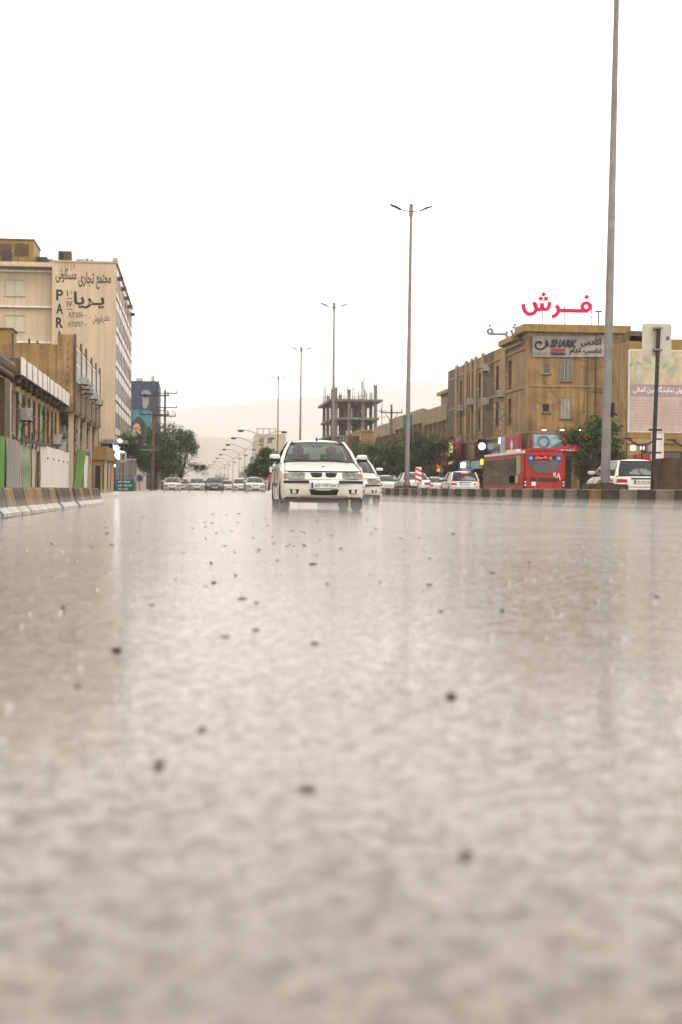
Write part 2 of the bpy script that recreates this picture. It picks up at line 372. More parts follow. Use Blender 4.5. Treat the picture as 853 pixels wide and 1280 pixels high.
# ------------------------------------------------------------------ the setting
def wet_road():
    m = bpy.data.materials.new('flooded_asphalt'); m.use_nodes = True; t = m.node_tree; N = t.nodes; L = t.links.new
    p = N['Principled BSDF']; tc = N.new('ShaderNodeTexCoord')
    def noise(sc, det=3, rough=.55, vec=None):
        n = N.new('ShaderNodeTexNoise'); n.inputs['Scale'].default_value = sc; n.inputs['Detail'].default_value = det; n.inputs['Roughness'].default_value = rough
        L(vec or tc.outputs['Object'], n.inputs['Vector']); return n.outputs['Fac']
    def rng(a, i0, i1, o0, o1):
        r = N.new('ShaderNodeMapRange'); L(a, r.inputs[0])
        for k, v in zip((1, 2, 3, 4), (i0, i1, o0, o1)): r.inputs[k].default_value = v
        return r.outputs[0]
    def op(o, a, b):
        x = N.new('ShaderNodeMath'); x.operation = o
        for i, k in ((0, a), (1, b)):
            if isinstance(k, (int, float)): x.inputs[i].default_value = k
            else: L(k, x.inputs[i])
        return x.outputs[0]
    agg = noise(95, 2); big = noise(.7, 4); mid = noise(9, 4); fine = noise(70, 3)
    cr = N.new('ShaderNodeValToRGB'); cr.color_ramp.elements[0].color = (.05, .04, .028, 1); cr.color_ramp.elements[1].color = (.152, .122, .088, 1)
    cr.color_ramp.elements[0].position = .3; cr.color_ramp.elements[1].position = .7
    L(op('ADD', op('MULTIPLY', big, .4), op('ADD', op('MULTIPLY', mid, .35), op('MULTIPLY', fine, .25))), cr.inputs[0]); 
    # high spots of dark aggregate breaking the muddy film
    dryn = noise(21, 7, .8); dryf = noise(60, 4, .75); dry2 = noise(.9, 4, .6); dry = op('MULTIPLY', op('MAXIMUM', rng(dryn, .51, .595, 0, 1), rng(dryf, .56, .64, 0, .8)), rng(dry2, .36, .62, .5, 1))
    bm = N.new('ShaderNodeMix'); bm.data_type = 'RGBA'; L(op('MULTIPLY', dry, .9), bm.inputs[0]); L(cr.outputs[0], bm.inputs[6]); bm.inputs[7].default_value = (.040, .029, .018, 1); L(bm.outputs[2], p.inputs['Base Color'])
    L(op('ADD', rng(mid, .35, .65, .02, .09), op('MULTIPLY', dry, .3)), p.inputs['Roughness']); p.inputs['IOR'].default_value = 1.45
    # rain-beaten water film: ring ripples, chop and the aggregate below
    vo = N.new('ShaderNodeTexVoronoi'); vo.feature = 'F1'; vo.inputs['Scale'].default_value = 11; L(tc.outputs['Object'], vo.inputs['Vector'])
    ring = op('MULTIPLY', op('SINE', op('MULTIPLY', vo.outputs['Distance'], 42.0), 0), rng(vo.outputs['Distance'], .1, .6, 1, 0))
    mp = N.new('ShaderNodeMapping'); mp.inputs['Scale'].default_value = (1.0, 1.0, 1.0); L(tc.outputs['Object'], mp.inputs['Vector'])
    chop = noise(7.5, 2, .45, mp.outputs[0]); fchop = noise(34, 1.5, .45, mp.outputs[0]); swell = noise(1.6, 1)
    h = op('ADD', op('MULTIPLY', swell, .0035), op('ADD', op('MULTIPLY', op('MULTIPLY', chop, rng(big, .3, .7, .5, 1.5)), .0010), op('ADD', op('MULTIPLY', op('MULTIPLY', fchop, rng(mid, .3, .7, .3, 1.7)), .00085), op('ADD', op('MULTIPLY', ring, .00022), op('ADD', op('MULTIPLY', agg, .00018), op('MULTIPLY', dry, .00035))))))
    b = N.new('ShaderNodeBump'); b.inputs['Strength'].default_value = 1; b.inputs['Distance'].default_value = 1; L(h, b.inputs['Height']); L(b.outputs[0], p.inputs['Normal'])
    return m
WET = wet_road()
structure('ground', MB().box(-3500, 3500, -150, 6700, -.4, -.03), mat('wet_earth', (.24, .2, .155), .7, .3, .05))
def sheet(x0, x1, y0, y1, z, nx=1, ny=1):
    return MB().grid([[(x0 + (x1 - x0) * i / nx, y0 + (y1 - y0) * j / ny, z) for i in range(nx + 1)] for j in range(ny + 1)])
structure('road', sheet(-3.3, 21.6, -30, 900, 0.0, 4, 40), WET)
mb = MB(); mb.box(-60, -3.5, 5, 700, -.02, .13); structure('pavement_left', mb, M['pave'])
mb = MB(); mb.box(21.8, 90, 5, 700, -.02, .13); structure('pavement_right', mb, M['pave'])
mb = MB(); mb.box(-3.5, -3.28, 5, 700, -.02, .145); structure('kerb_left', mb, M['conc_white'])
mb = MB(); mb.box(21.58, 21.8, 5, 700, -.02, .145); structure('kerb_right', mb, M['kerb'])
BL = [(17.5, 29.6), (15.6, 32.3), (14.0, 34.5), (12.45, 36.74), (11.1, 39.05), (9.79, 43.71), (8.69, 49.98), (7.62, 58.6)]   # line of the median barrier
poly = [(x + .55, y + .35) for x, y in BL] + [(8.3, 60.5), (9.6, 64), (10.4, 70), (10.4, 700), (12.35, 700), (12.35, 42.6), (16.5, 42.3), (19.5, 31)]
structure('median', MB().prism(poly, 'z', -.02, .14), M['kerb'])

def ridge(name, y0, y1, prof, m, steps=60, seed=1):
    r_ = random.Random(seed); rows = []
    xs = [prof[0][0] + (prof[-1][0] - prof[0][0]) * i / steps for i in range(steps + 1)]
    def H(x):
        for (a, ha), (b, hb) in zip(prof, prof[1:]):
            if a <= x <= b: return ha + (hb - ha) * (x - a) / (b - a)
        return 0
    for j in range(9):
        f = math.sin(math.pi * j / 8); row = []
        for x in xs: row.append((x + r_.uniform(-8, 8), y0 + (y1 - y0) * j / 8 + r_.uniform(-18, 18), -1 + (H(x) + 1) * f * (1 + r_.uniform(-.045, .045) * (1 if f < 1 else .4))))
        rows.append(row)
    return structure(name, MB().grid(rows), m, True)
hillm = mat('dry_hillside', (.24, .19, .15), .8, .25, .01, grain=.1, gscale=.15)
ridge('hill', 2500, 2960, [(-1800, 60), (-600, 80), (-120, 92), (80, 93), (280, 86), (520, 84), (840, 60), (2400, 40)], hillm, 80, 3)
ridge('mountain', 4600, 6300, [(-3000, 180), (-1200, 300), (-300, 270), (80, 300), (300, 330), (660, 356), (860, 410), (1120, 390), (1400, 420), (1800, 470), (3000, 400)], hillm, 90, 5)

# air thick with rain, and the spray beaten up off the road
def volume(name, x0, x1, y0, y1, z0, z1, dens, col):
    m = bpy.data.materials.new(name); m.use_nodes = True; t = m.node_tree; t.nodes.remove(t.nodes['Principled BSDF'])
    v = t.nodes.new('ShaderNodeVolumePrincipled'); v.inputs['Color'].default_value = (*col, 1); v.inputs['Density'].default_value = dens; v.inputs['Anisotropy'].default_value = .2
    t.links.new(v.outputs[0], t.nodes['Material Output'].inputs['Volume'])
    try: m.cycles.homogeneous_volume = True
    except Exception: pass
    o = MB().box(x0, x1, y0, y1, z0, z1).build(name, m); o['kind'] = 'stuff'; return o
tag(volume('haze', -3600, 3600, -200, 6800, -1.5, 520, .00023, (.94, .92, .905)), 'pale rain haze filling the air over the street', 'haze')
tag(volume('road_spray', -3.2, 21.5, 7, 330, -.018, .26, .0135, (.96, .93, .89)), 'low mist of rain spray hanging over the flooded road', 'spray')

# ------------------------------------------------------------------ barriers
def barrier_meshes(L, h, wt, wb, cols):
    prof = [(-wb / 2, 0), (-wb / 2, .05), (-wb / 2 + .07, .13), (-wt / 2, h - .015), (-wt / 2 + .02, h), (wt / 2 - .02, h), (wt / 2, h - .015), (wb / 2 - .07, .13), (wb / 2, .05), (wb / 2, 0)]
    return {k: MB().prism(prof, 'y', -L / 2, L / 2).mesh('barrier_block', m, bevel=.008) for k, m in cols.items()}
lb = barrier_meshes(1.12, .42, .16, .42, {'g': M['conc_block'], 'o': M['conc_ochre']})
foot = MB(); foot.add([(.218, -.52, .004), (.218, .52, .004), (.218, .52, .055), (.218, -.52, .055)], [(0, 1, 2, 3)]); foot.add([(.216, -.52, .055), (.216, .52, .055), (.146, .52, .136), (.146, -.52, .136)], [(0, 1, 2, 3)])
for v in range(len(foot.v)): foot.v[v] = (foot.v[v][0] + .004, foot.v[v][1], foot.v[v][2] + .003)
footm = foot.mesh('painted_foot', M['conc_white'])
capm = MB().box(-.06, .06, -.5, .5, .421, .426).mesh('painted_cap', M['conc_white'])
i = 0; y = 15.5
pat = 'googogogoogoggogogog'
while y < 38.6:
    t_ = (y - 15.5) / 23; k = pat[i % len(pat)]
    o = put('barrier_block', lb[k], None, (-2.92 + .42 * t_ + rnd.uniform(-.02, .02), y, 0)); o.rotation_euler = (0, R(rnd.uniform(-1.2, 1.2)), R(-1.1 + rnd.uniform(-1.5, 1.5)))
    tag(o, {'g': 'dirty grey concrete barrier block with white foot in front of the hoarding', 'o': 'ochre streaked concrete barrier block with white foot in front of the hoarding'}[k], 'barrier', 'barrier blocks along the hoarding side')
    f = put('painted_foot', footm, o); f.location = (0, 0, 0)
    if rnd.random() < .6: c = put('painted_cap', capm, o); c.location = (0, 0, 0)
    y += 1.14; i += 1
rb = barrier_meshes(.63, .50, .2, .36, {'l': M['stripe_l'], 'd': M['stripe_d'], 'o': M['stripe_o']})
capr = MB().box(-.075, .075, -.3, .3, .501, .506).mesh('worn_cap', M['conc_white'])
pts = [Vector((x, y, 0)) for x, y in BL]
seg = []; acc = 0
for a, b in zip(pts, pts[1:]): seg.append((acc, a, b)); acc += (b - a).length
d = .3; i = 0
while d < acc:
    for s0, a, b in seg:
        if s0 <= d <= s0 + (b - a).length + 1e-6:
            p = a.lerp(b, (d - s0) / (b - a).length); ang = math.atan2(b.y - a.y, b.x - a.x); break
    k = 'd' if i % 2 else ('o' if (i in (6, 10, 12, 18)) else 'l')
    o = put('barrier_block', rb[k], None, p); o.rotation_euler = (0, R(rnd.uniform(-.8, .8)), ang - math.pi / 2)
    tag(o, {'l': 'cream striped concrete barrier block edging the lamp post median', 'd': 'blackened concrete barrier block edging the lamp post median', 'o': 'rust orange stained concrete barrier block edging the lamp post median'}[k], 'barrier', 'striped barrier blocks round the median')
    if rnd.random() < .75: c = put('worn_cap', capr, o); c.location = (0, 0, 0)
    d += .638; i += 1

# ------------------------------------------------------------------ lamp posts
def tall_lamp():
    t = thing('street_lamp', 'lamp', 'street lamp')
    MB().path([(0, 0, .3), (0, 0, 6), (0, 0, 15.7)], [.135, .112, .064], 12).build('pole', M['steel'], t, True)
    mb = MB(); mb.path([(0, 0, 15.3), (0, 0, 15.95)], [.11, .11], 10); mb.build('collar', M['steel'], t, True)
    for s in (-1, 1):
        MB().path([(0, 0, 15.55), (s * .5, 0, 15.62), (s * 1.0, 0, 15.8)], [.035, .03, .03], 6).build('arm', M['steel'], t, True)
        mb = MB(); mb.prism([(s * .55, 15.60), (s * .62, 15.69), (s * .8, 15.79), (s * 1.15, 15.89), (s * 1.16, 15.865), (s * .8, 15.72)], 'y', -.12, .12); mb.build('lamp_head', M['darksteel'], t, bevel=.01)
    mb = MB(); mb.box(-.56, .56, -.45, .45, .14, .66); mb.build('pedestal', M['rust'], t, bevel=.03)
    mb = MB(); mb.box(-.2, .2, -.2, .2, .661, .69)
    for a in range(4): mb.path([(.15 * (1 if a & 1 else -1), .15 * (1 if a & 2 else -1), .69), (.15 * (1 if a & 1 else -1), .15 * (1 if a & 2 else -1), .75)], .018, 6)
    mb.build('base_plate', M['darksteel'], t)
    return t
L0 = tall_lamp()
labs = ['tall grey lamp post rising beside the back of the beige road sign', 'tall twin-arm lamp post behind the red and white hazard marker', 'tall twin-arm lamp post in front of the unfinished concrete frame',
        'distant tall twin-arm lamp post just past the unfinished frame', 'farthest tall twin-arm lamp post down the median']
for k, (x, y, lean) in enumerate(((11.6, 40.9, .7), (11.6, 79.8, .35), (11.6, 122.7, 0), (11.6, 161.1, .3), (11.6, 203.5, .1))):
    o = L0 if k == 0 else copy_tree(L0)
    o.location = (x, y, 0); o.rotation_euler = (0, R(lean), R(rnd.uniform(-4, 4))); tag(o, labs[k], group='tall lamp posts on the median')
mb = MB(); 
lamp0 = L0
b = MB(); b.box(.13, .2, -.1, .1, 2.55, 2.95); b.path([(.14, 0, 2.75), (.3, 0, 2.6)], .03, 6); b.build('cable_box', M['darksteel'], L0)
def old_lamp():
    t = thing('street_lamp', 'old curved twin-arm lamp post far down the median', 'street lamp', group='old curved lamp posts down the median')
    MB().path([(0, 0, .1), (0, 0, 9.2)], [.1, .06], 8).build('pole', M['steel'], t, True)
    for s in (-1, 1):
        MB().path([(0, 0, 9.0), (s * .9, 0, 9.55), (s * 2.0, 0, 10.0), (s * 2.9, 0, 10.15), (s * 3.3, 0, 10.1)], .06, 6).build('arm', M['steel'], t, True)
        MB().ball((s * 3.65, 0, 10.0), .55, 8, 6, (1.0, .45, .4)).build('lamp_head', M['darksteel'], t, True)
    return t
O0 = old_lamp()
for k, y in enumerate((248, 282, 325, 365, 425, 475, 540, 610, 690)):
    o = O0 if k == 0 else copy_tree(O0)
    o.location = (11.4, y, 0); o.rotation_euler = (0, R(rnd.uniform(-1, 1)), R(rnd.uniform(-3, 3)))

# ------------------------------------------------------------------ left side: buildings
def part(parent, name, m, *boxes, bevel=0.0):
    for b in boxes: o = MB().box(*b).build(name, m, parent, bevel=bevel)
    return o
# old stone fronted building with rounded cornice
t = thing('stone_building', 'brown stone building with heavy rounded cornice beside the yellow shop row', 'building', (-15, 68, 0))
mb = MB(); facade(mb, 'y', -9.6, 1, 58, 78.6, 0, 5.9, [(60, 66, .2, 3.2), (68.5, 74.5, .2, 3.2), (61, 65, 3.9, 5.3), (69, 74, 3.9, 5.3)], .3); facade(mb, 'x', 78.6, 1, -20, -9.6, 0, 5.9); facade(mb, 'x', 58, -1, -20, -9.6, 0, 6.9); mb.box(-20, -9.6, 58, 78.6, 5.88, 5.95)
mb.build('wall', M['stone'], t)
part(t, 'brick_pier', M['tan_dark'], (-9.6, -9.35, 75.2, 77.4, 0, 5.9))
part(t, 'plaster_strip', M['offwhite'], (-9.6, -9.42, 77.4, 78.59, 0, 5.85))
mb = MB(); cp = [(-9.6, 6.0), (-9.3, 6.02), (-9.22, 6.15), (-9.3, 6.3), (-9.2, 6.42), (-9.16, 6.66), (-9.22, 6.82), (-9.35, 6.9), (-9.6, 6.92)]
mb.prism(cp, 'y', 57.5, 78.4); mb.build('cornice', M['tan_dark'], t, bevel=.02)
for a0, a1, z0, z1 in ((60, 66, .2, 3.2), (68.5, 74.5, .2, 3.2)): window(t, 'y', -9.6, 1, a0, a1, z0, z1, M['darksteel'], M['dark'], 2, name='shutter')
for a0, a1 in ((61, 65), (69, 74)): window(t, 'y', -9.6, 1, a0, a1, 3.9, 5.3, M['brownframe'], M['winglass'], 2)

# yellow two storey row with white cornice panels
t = thing('shop_row', 'stained yellow plaster shop row under a band of white cornice panels', 'building', (-15, 95, 0))
holes = []
ys = [80.8, 83.6, 86.6, 89.6, 92.4, 95.2, 98.2, 101.2, 104.0, 106.8]
for k, y in enumerate(ys): holes.append((y, y + 1.05, 3.3, 5.75))
doors = [(81.5, 84.5), (87, 91), (93.5, 97), (99.5, 103), (105.5, 109)]
holes += [(a, b, .13, 2.7) for a, b in doors]
mb = MB(); facade(mb, 'y', -9.8, 1, 78.65, 110.6, 0, 7.1, holes, .3); facade(mb, 'x', 78.65, -1, -20, -9.8, 0, 7.1); mb.box(-20, -9.8, 78.65, 110.6, 7.1, 7.14); mb.build('wall', M['yellow'], t)
for k, y in enumerate(ys): window(t, 'y', -9.8, 1, y, y + 1.05, 3.3, 5.75, M['brownframe'], M['winglass'], 1, (.6,), inset=-.02)
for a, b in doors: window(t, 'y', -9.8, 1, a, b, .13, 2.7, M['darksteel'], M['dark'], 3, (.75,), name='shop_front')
part(t, 'plaster_patch', M['greenp'], (-9.798, -9.772, 84.9, 86.4, 2.7, 5.6), (-9.798, -9.772, 98.2 - .9, 98.1, 2.6, 6.0))
part(t, 'plaster_patch', M['pinkp'], (-9.798, -9.774, 88.0, 89.4, 2.75, 6.0), (-9.798, -9.774, 103.2, 103.9, 2.75, 6.0), (-9.798, -9.774, 90.8, 92.3, 2.75, 6.0))
part(t, 'plaster_patch', M['cream'], (-9.798, -9.776, 78.7, 80.7, 0.2, 6.2), (-9.798, -9.776, 94, 95.1, 3, 6))
for y in (82.9, 88.2, 94.5, 100.0, 105.6): part(t, 'pilaster', M['pinkp'], (-9.799, -9.75, y - .16, y + .16, .1, 6.1))
part(t, 'cornice_box', M['tan_dark'], (-9.8, -9.06, 79.3, 110.5, 6.32, 7.22), bevel=.02)
for k in range(11): part(t, 'corbel', M['stone'], (-9.8, -9.2, 80.6 + k * 2.8, 80.9 + k * 2.8, 6.0, 6.318))
cm = {}
y = 79.45; k = 0
while y < 110.2:
    L_ = 2.75 if k not in (5,) else 1.5
    L_ = min(L_, 110.45 - y)
    part(t, 'cornice_panel', M['white'], (-9.058, -9.0, y, y + L_ - .75, 6.36, 7.28 + rnd.uniform(-.03, .03)))
    y += L_ + .12; k += 1
ac_unit(t, 'y', -9.8, 1, 85.6, 4.2); ac_unit(t, 'y', -9.8, 1, 104.9, 3.4); ac_unit(t, 'y', -9.8, 1, 108.6, 3.0)
mb = MB(); mb.path([(-9.68, 79.8, 3.35), (-9.62, 84, 3.0), (-9.66, 90, 2.85)], .09, 6); mb.build('duct', M['grey'], t)
mb = MB()
for k in range(9):
    y0 = 79 + rnd.uniform(0, 22); z0 = rnd.uniform(3, 6); ln = rnd.uniform(3, 8)
    mb.path([(-9.7, y0 + ln * s, z0 - .8 * math.sin(math.pi * s) + rnd.uniform(-.1, .1)) for s in (0, .25, .5, .75, 1)], .025, 4)
mb.build('cable', M['black'], t)['kind'] = 'stuff'

# brown brick block with projecting upper storeys
t = thing('brick_building', 'brown brick block with jutting upper floors and slim piers behind the shop row', 'building', (-15, 125, 0))
mb = MB(); facade(mb, 'x', 111.0, -1, -24, -10.3, 0, 10.95); facade(mb, 'x', 111.0, -1, -10.3, -8.8, 6.0, 10.95); facade(mb, 'y', -10.3, 1, 111, 141, 0, 6.0, [(113, 117, .13, 3), (119, 124, .13, 3), (126, 131, .13, 3), (133, 139, .13, 3)], .3)
facade(mb, 'x', 141, 1, -24, -8.8, 0, 11.2); mb.box(-24, -8.8, 111.01, 140.99, 10.8, 10.93); mb.box(-10.4, -8.81, 111.01, 140.99, 5.95, 6.05); mb.build('wall', M['tan'], t)
mb = MB(); W = []
gaps = [(112.0, 116.6), (117.7, 122.0), (123.1, 128.6), (129.7, 134.4), (135.5, 140.0)]
hs = [(a, b, 8.35, 10.9) for a, b in gaps]
facade(mb, 'y', -8.8, 1, 111, 141, 6.0, 11.2, hs, .25); mb.build('street_wall', M['tan_light'], t)
for a, b in gaps:
    window(t, 'y', -8.8, 1, a, b, 8.35, 10.9, M['white'], M['palepane'] if int(a) % 2 else M['winglass'], 3, (.5,), fw=.16, inset=-.05)
    for q in range(4):
        w = (b - a) / 4; part(t, 'timber_slat', M['pinkp'] if q % 2 else M['tan_dark'], (-8.8 + .003, -8.72, a + q * w + .1, a + (q + 1) * w - .1, 6.15, 7.9))
for y, zt in ((111.3, 11.75), (117.15, 11.6), (122.55, 11.7), (129.15, 11.55), (134.95, 11.6), (140.6, 11.6)): part(t, 'pier', M['tan_dark'], (-8.798, -8.66, y - .38, y + .38, 6.02, zt))
part(t, 'corner_pier', M['tan'], (-10.0, -8.82, 110.85, 110.998, 6.0, 11.7))
for k in range(9): part(t, 'putlog_hole', M['dark'], (-9.3, -9.2, 110.83, 110.852, 6.5 + k * .55, 6.62 + k * .55))
mb = MB(); mb.box(-13.27, -13.22, 110.96, 110.998, 6, 10.95); mb.build('drain_pipe', M['darksteel'], t)
for y, z in ((113.5, 8.2), (116.0, 8.0), (119.5, 7.9), (125.5, 7.8), (132, 7.7)): ac_unit(t, 'y', -8.62, 1, y, z, 1.1, .5, .6)
for y, z in ((112.6, 4.2), (114.6, 3.3), (118.2, 4.6), (121, 3.6), (125, 4.4), (129, 3.5)): ac_unit(t, 'y', -10.3, 1, y, z, 1.0, .8, .7)
mb = MB()
for k in range(26):
    y0 = rnd.uniform(111, 134); z0 = rnd.uniform(3.6, 5.9); ln = rnd.uniform(1.5, 6)
    mb.path([(-10.3 + rnd.uniform(.2, 1.4), y0 + ln * s, z0 - rnd.uniform(.3, 1.1) * math.sin(math.pi * s)) for s in (0, .3, .6, 1)], .03, 4)
mb.build('cable', M['black'], t)['kind'] = 'stuff'
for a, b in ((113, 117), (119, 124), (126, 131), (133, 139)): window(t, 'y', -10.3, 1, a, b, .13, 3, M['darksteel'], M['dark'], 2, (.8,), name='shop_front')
for y in (111.6, 118, 125, 132, 140): part(t, 'column', M['cream'], (-9.2, -8.85, y - .2, y + .2, .13, 5.95))
o = part(t, 'roof_shed', M['ochre'], (-16.4, -13.55, 113.0, 116, 10.94, 12.2), bevel=.03); part(o, 'roof_edge', M['tan_dark'], (-16.5, -13.45, 112.9, 116.1, 12.202, 12.32))
for x, h in ((-13.4, .9), (-11.6, .35), (-12.2, .5)): part(t, 'vent_pipe', M['darksteel'], (x - .07, x + .07, 112.3, 112.45, 10.94, 10.98 + h))

# cream apartment block with the painted gable
t = thing('apartment_block', 'tall cream apartment block with painted black lettering on its blank gable', 'building', (-14, 170, 0))
H_ = 23.45
mb = MB(); facade(mb, 'x', 154, -1, -14.45, -8, 0, H_); facade(mb, 'y', -14.45, -1, 154, 155.4, 0, H_); facade(mb, 'x', 194, 1, -30, -8, 0, H_); mb.box(-30, -8.02, 154.02, 193.98, H_ - .5, H_ - .3)
mb.build('gable_wall', M['cream'], t)
mb = MB(); fl = [22.7 - 3.65 * k for k in range(6)]
hs = [(x, x + 2.05, z - 2.6, z - .95) for z in fl for x in (-19.4, -26.5)]
facade(mb, 'x', 155.4, -1, -30, -14.45, 0, H_ + .15, hs, .2); mb.build('rear_wall', M['cream'], t)
for a0, a1, z0, z1 in hs: window(t, 'x', 155.4, -1, a0, a1, z0, z1, M['alum'], M['palepane'], 1, inset=.1, sill=M['cream2'])
for z in fl: part(t, 'ledge', M['white'], (-29.9, -14.46, 155.0, 155.398, z - .18, z))
part(t, 'downpipe_riser', M['cream2'], (-21.9, -21.3, 154.9, 155.35, 0, 22.9))
mb = MB()
for k in range(28): mb.box(-21.65, -21.55, 154.83, 154.898, 12 + k * .38, 12.2 + k * .38)
mb.build('vent_slot', M['dark'], t)
mb = MB(); zs = [H_ - 3.55 - 3.55 * k for k in range(6)]
hs = []
for z in zs:
    for k in range(6): y0 = 155.2 + k * 6.45; hs += [(y0, y0 + 2.3, z + 1.0, z + 2.6), (y0 + 2.9, y0 + 5.2, z + 1.0, z + 2.6)]
facade(mb, 'y', -8, 1, 154, 194, 2.2, H_, hs, .22); mb.build('street_wall', M['white'], t)
for a0, a1, z0, z1 in hs: window(t, 'y', -8, 1, a0, a1, z0, z1, M['brownframe'], M['winglass'] if rnd.random() < .5 else M['palepane'], 1, inset=-.015, fw=.08, fd=.012)
for k in range(7): part(t, 'brown_pilaster', M['brownframe'], (-7.998, -7.97, 154.55 + k * 6.45, 154.8 + k * 6.45, 2.3, H_))
for z in zs: part(t, 'floor_band', M['tan_dark'], (-7.998, -7.93, 154.95, 193.9, z + .1, z + .25))
part(t, 'parapet', M['cream2'], (-14.3, -7.85, 153.9, 154.25, H_ + .003, H_ + .2), (-8.2, -7.82, 154.3, 194, H_ + .003, H_ + .25))
part(t, 'corner_finial', M['cream2'], (-8.35, -7.8, 153.86, 154.4, H_ + .204, H_ + .55))
for k in range(5): part(t, 'balcony_bracket', M['tan_dark'], (-7.99, -7.45, 158 + k * 8, 158.4 + k * 8, H_ - 1.2, H_ - .8))
mb = MB(); facade(mb, 'y', -8.05, 1, 154, 194, 0, 2.2, [(157, 163, .13, 2), (166, 173, .13, 2), (176, 184, .13, 2)], .4); mb.build('ground_floor', M['stone'], t)
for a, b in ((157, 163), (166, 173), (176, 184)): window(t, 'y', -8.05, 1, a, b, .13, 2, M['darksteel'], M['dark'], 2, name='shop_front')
def wtxt(s, xpx, w, z, h, **k): return lettering(t, s, M['ink'], 'x', 154, -1, xpx, z, w, h, .012, **k)
wtxt('مجتمع', -9.25, 1.5, 21.5, 1.5, bold=.02); wtxt('تجاری', -11.0, 1.6, 21.75, 1.6, bold=.02); wtxt('مسکونی', -13.05, 2.1, 22.1, 1.5, bold=.02)
wtxt('پـریا', -10.7, 3.1, 19.55, 1.9, bold=.028)
wtxt('۱۶', -12.7, .62, 20.3, .66, raw=True, bold=.02); wtxt('۱۷', -12.7, .62, 19.2, .66, raw=True, bold=.02)
part(t, 'painted_rule', M['ink'], (-13.0, -12.4, 153.985, 153.997, 19.72, 19.79)); part(t, 'painted_rule', M['ink'], (-13.0, -12.4, 153.985, 153.997, 18.62, 18.69))
wtxt('۸۲۵۱۱۰۰', -11.9, 1.85, 18.1, .6, raw=True, bold=.012); wtxt('۸۲۵۹۲۰۰', -11.9, 1.85, 17.15, .6, raw=True, bold=.012)
wtxt('دفتر', -8.95, .72, 17.75, .85, bold=.01); wtxt('فروش', -9.85, .95, 17.7, 1.05, bold=.01); wtxt(':', -10.55, .08, 17.9, .32, raw=True)
for k, c in enumerate('PARIA'): wtxt(c, -13.68, .72 if c != 'I' else .2, 20.1 - 1.42 * k, 1.1, raw=True, bold=.03)
mb = MB()
for k in range(6): x = -13.8 + k * .3; mb.box(x, x + .05 + .03 * (k % 3), 153.984, 153.997, H_ - .35 - rnd.uniform(.2, 1.3), H_ - .1)
mb.build('rust_stain', M['tan_light'], t)
# roof clutter
o = part(t, 'penthouse', M['ochre'], (-27, -17.3, 163, 170, H_, H_ + 3.6)); part(o, 'parapet_cap', M['tan_dark'], (-27.1, -17.2, 162.9, 170.1, H_ + 3.602, H_ + 3.75))
part(o, 'recess', M['tan_dark'], (-23, -19.6, 162.9, 162.998, H_ + 1.6, H_ + 3.2), (-19.3, -17.8, 162.9, 162.998, H_ + 1.6, H_ + 3.2))
part(t, 'roof_hut', M['ochre'], (-24, -15.9, 159.5, 162, H_, H_ + 1.3))
part(t, 'water_tank', M['darksteel'], (-20.2, -19.2, 159, 159.45, H_ + .2, H_ + 1.9), bevel=.1)
for x, w, h, m_ in ((-14.0, 1.35, 1.35, 'tan_dark'), (-16.2, 1.1, .7, 'darksteel'), (-12.15, .85, .6, 'steelac'), (-11.2, .3, .65, 'grey'), (-10.7, .25, .6, 'grey'), (-15.2, .7, .5, 'grey')):
    o = part(t, 'evaporative_cooler', M[m_], (x, x + w, 155.6, 156.6, H_ + .05, H_ + .05 + h), bevel=.03)
    part(o, 'louvre', M['dark'], (x + w * .12, x + w * .45, 155.57, 155.597, H_ + .2, H_ + h - .1))
mb = MB()
for k in range(16): x = -26 + rnd.uniform(0, 10); mb.path([(x, 158.5, H_), (x + rnd.uniform(-.1, .1), 158.5, H_ + rnd.uniform(.5, 1.8))], .05, 5)
mb.build('aerial', M['darksteel'], t)['kind'] = 'stuff'

# block with a mural on its end wall
t = thing('mural_building', 'navy and teal painted end wall with a bearded portrait mural', 'building', (-11, 335, 0))
zt = 24.0
mb = MB(); mb.box(-16, -7.6, 330, 352, 0, zt); mb.build('wall', M['navy'], t)
part(t, 'mural_ground', M['teal'], (-14.0, -8.9, 329.95, 329.998, 3, 17.6))
part(t, 'parapet', M['cream2'], (-12.6, -11.2, 331, 332.5, zt, zt + .7), (-9.3, -8.6, 331, 332, zt, zt + 1.2))
def disc(name, m, cx, cz, rx, rz, y, n=18, f=lambda a: 1.0, parent=None):
    pts_ = [(cx + rx * f(2 * math.pi * k / n) * math.cos(2 * math.pi * k / n), cz + rz * f(2 * math.pi * k / n) * math.sin(2 * math.pi * k / n)) for k in range(n)]
    return MB().prism(pts_, 'y', y - .02, y).build(name, m, parent or t)
disc('painted_hair', M['hair'], -11.95, 13.7, 1.55, 2.3, 329.93, 18, lambda a: 1 + .06 * math.sin(5 * a))
disc('painted_face', M['skin2'], -12.35, 12.9, .95, 1.75, 329.89, 16)
disc('painted_beard', M['hair'], -12.1, 11.0, 1.15, 1.5, 329.85, 16, lambda a: 1 + .08 * math.sin(4 * a))
disc('painted_brow', M['hair'], -12.45, 13.55, .7, .12, 329.85, 8); disc('painted_nose', M['tan_dark'], -12.5, 12.7, .14, .5, 329.85, 8); disc('painted_mouth', M['tan_dark'], -12.4, 11.75, .35, .12, 329.82, 8)
disc('painted_shoulders', M['palegreen'], -12.0, 8.2, 2.0, 1.9, 329.9, 14)
disc('painted_turban', M['grey'], -10.4, 21.2, 1.1, .85, 329.95, 14); disc('painted_profile', M['grey'], -10.5, 19.6, .75, 1.7, 329.95, 14, lambda a: 1 + .1 * math.cos(3 * a))

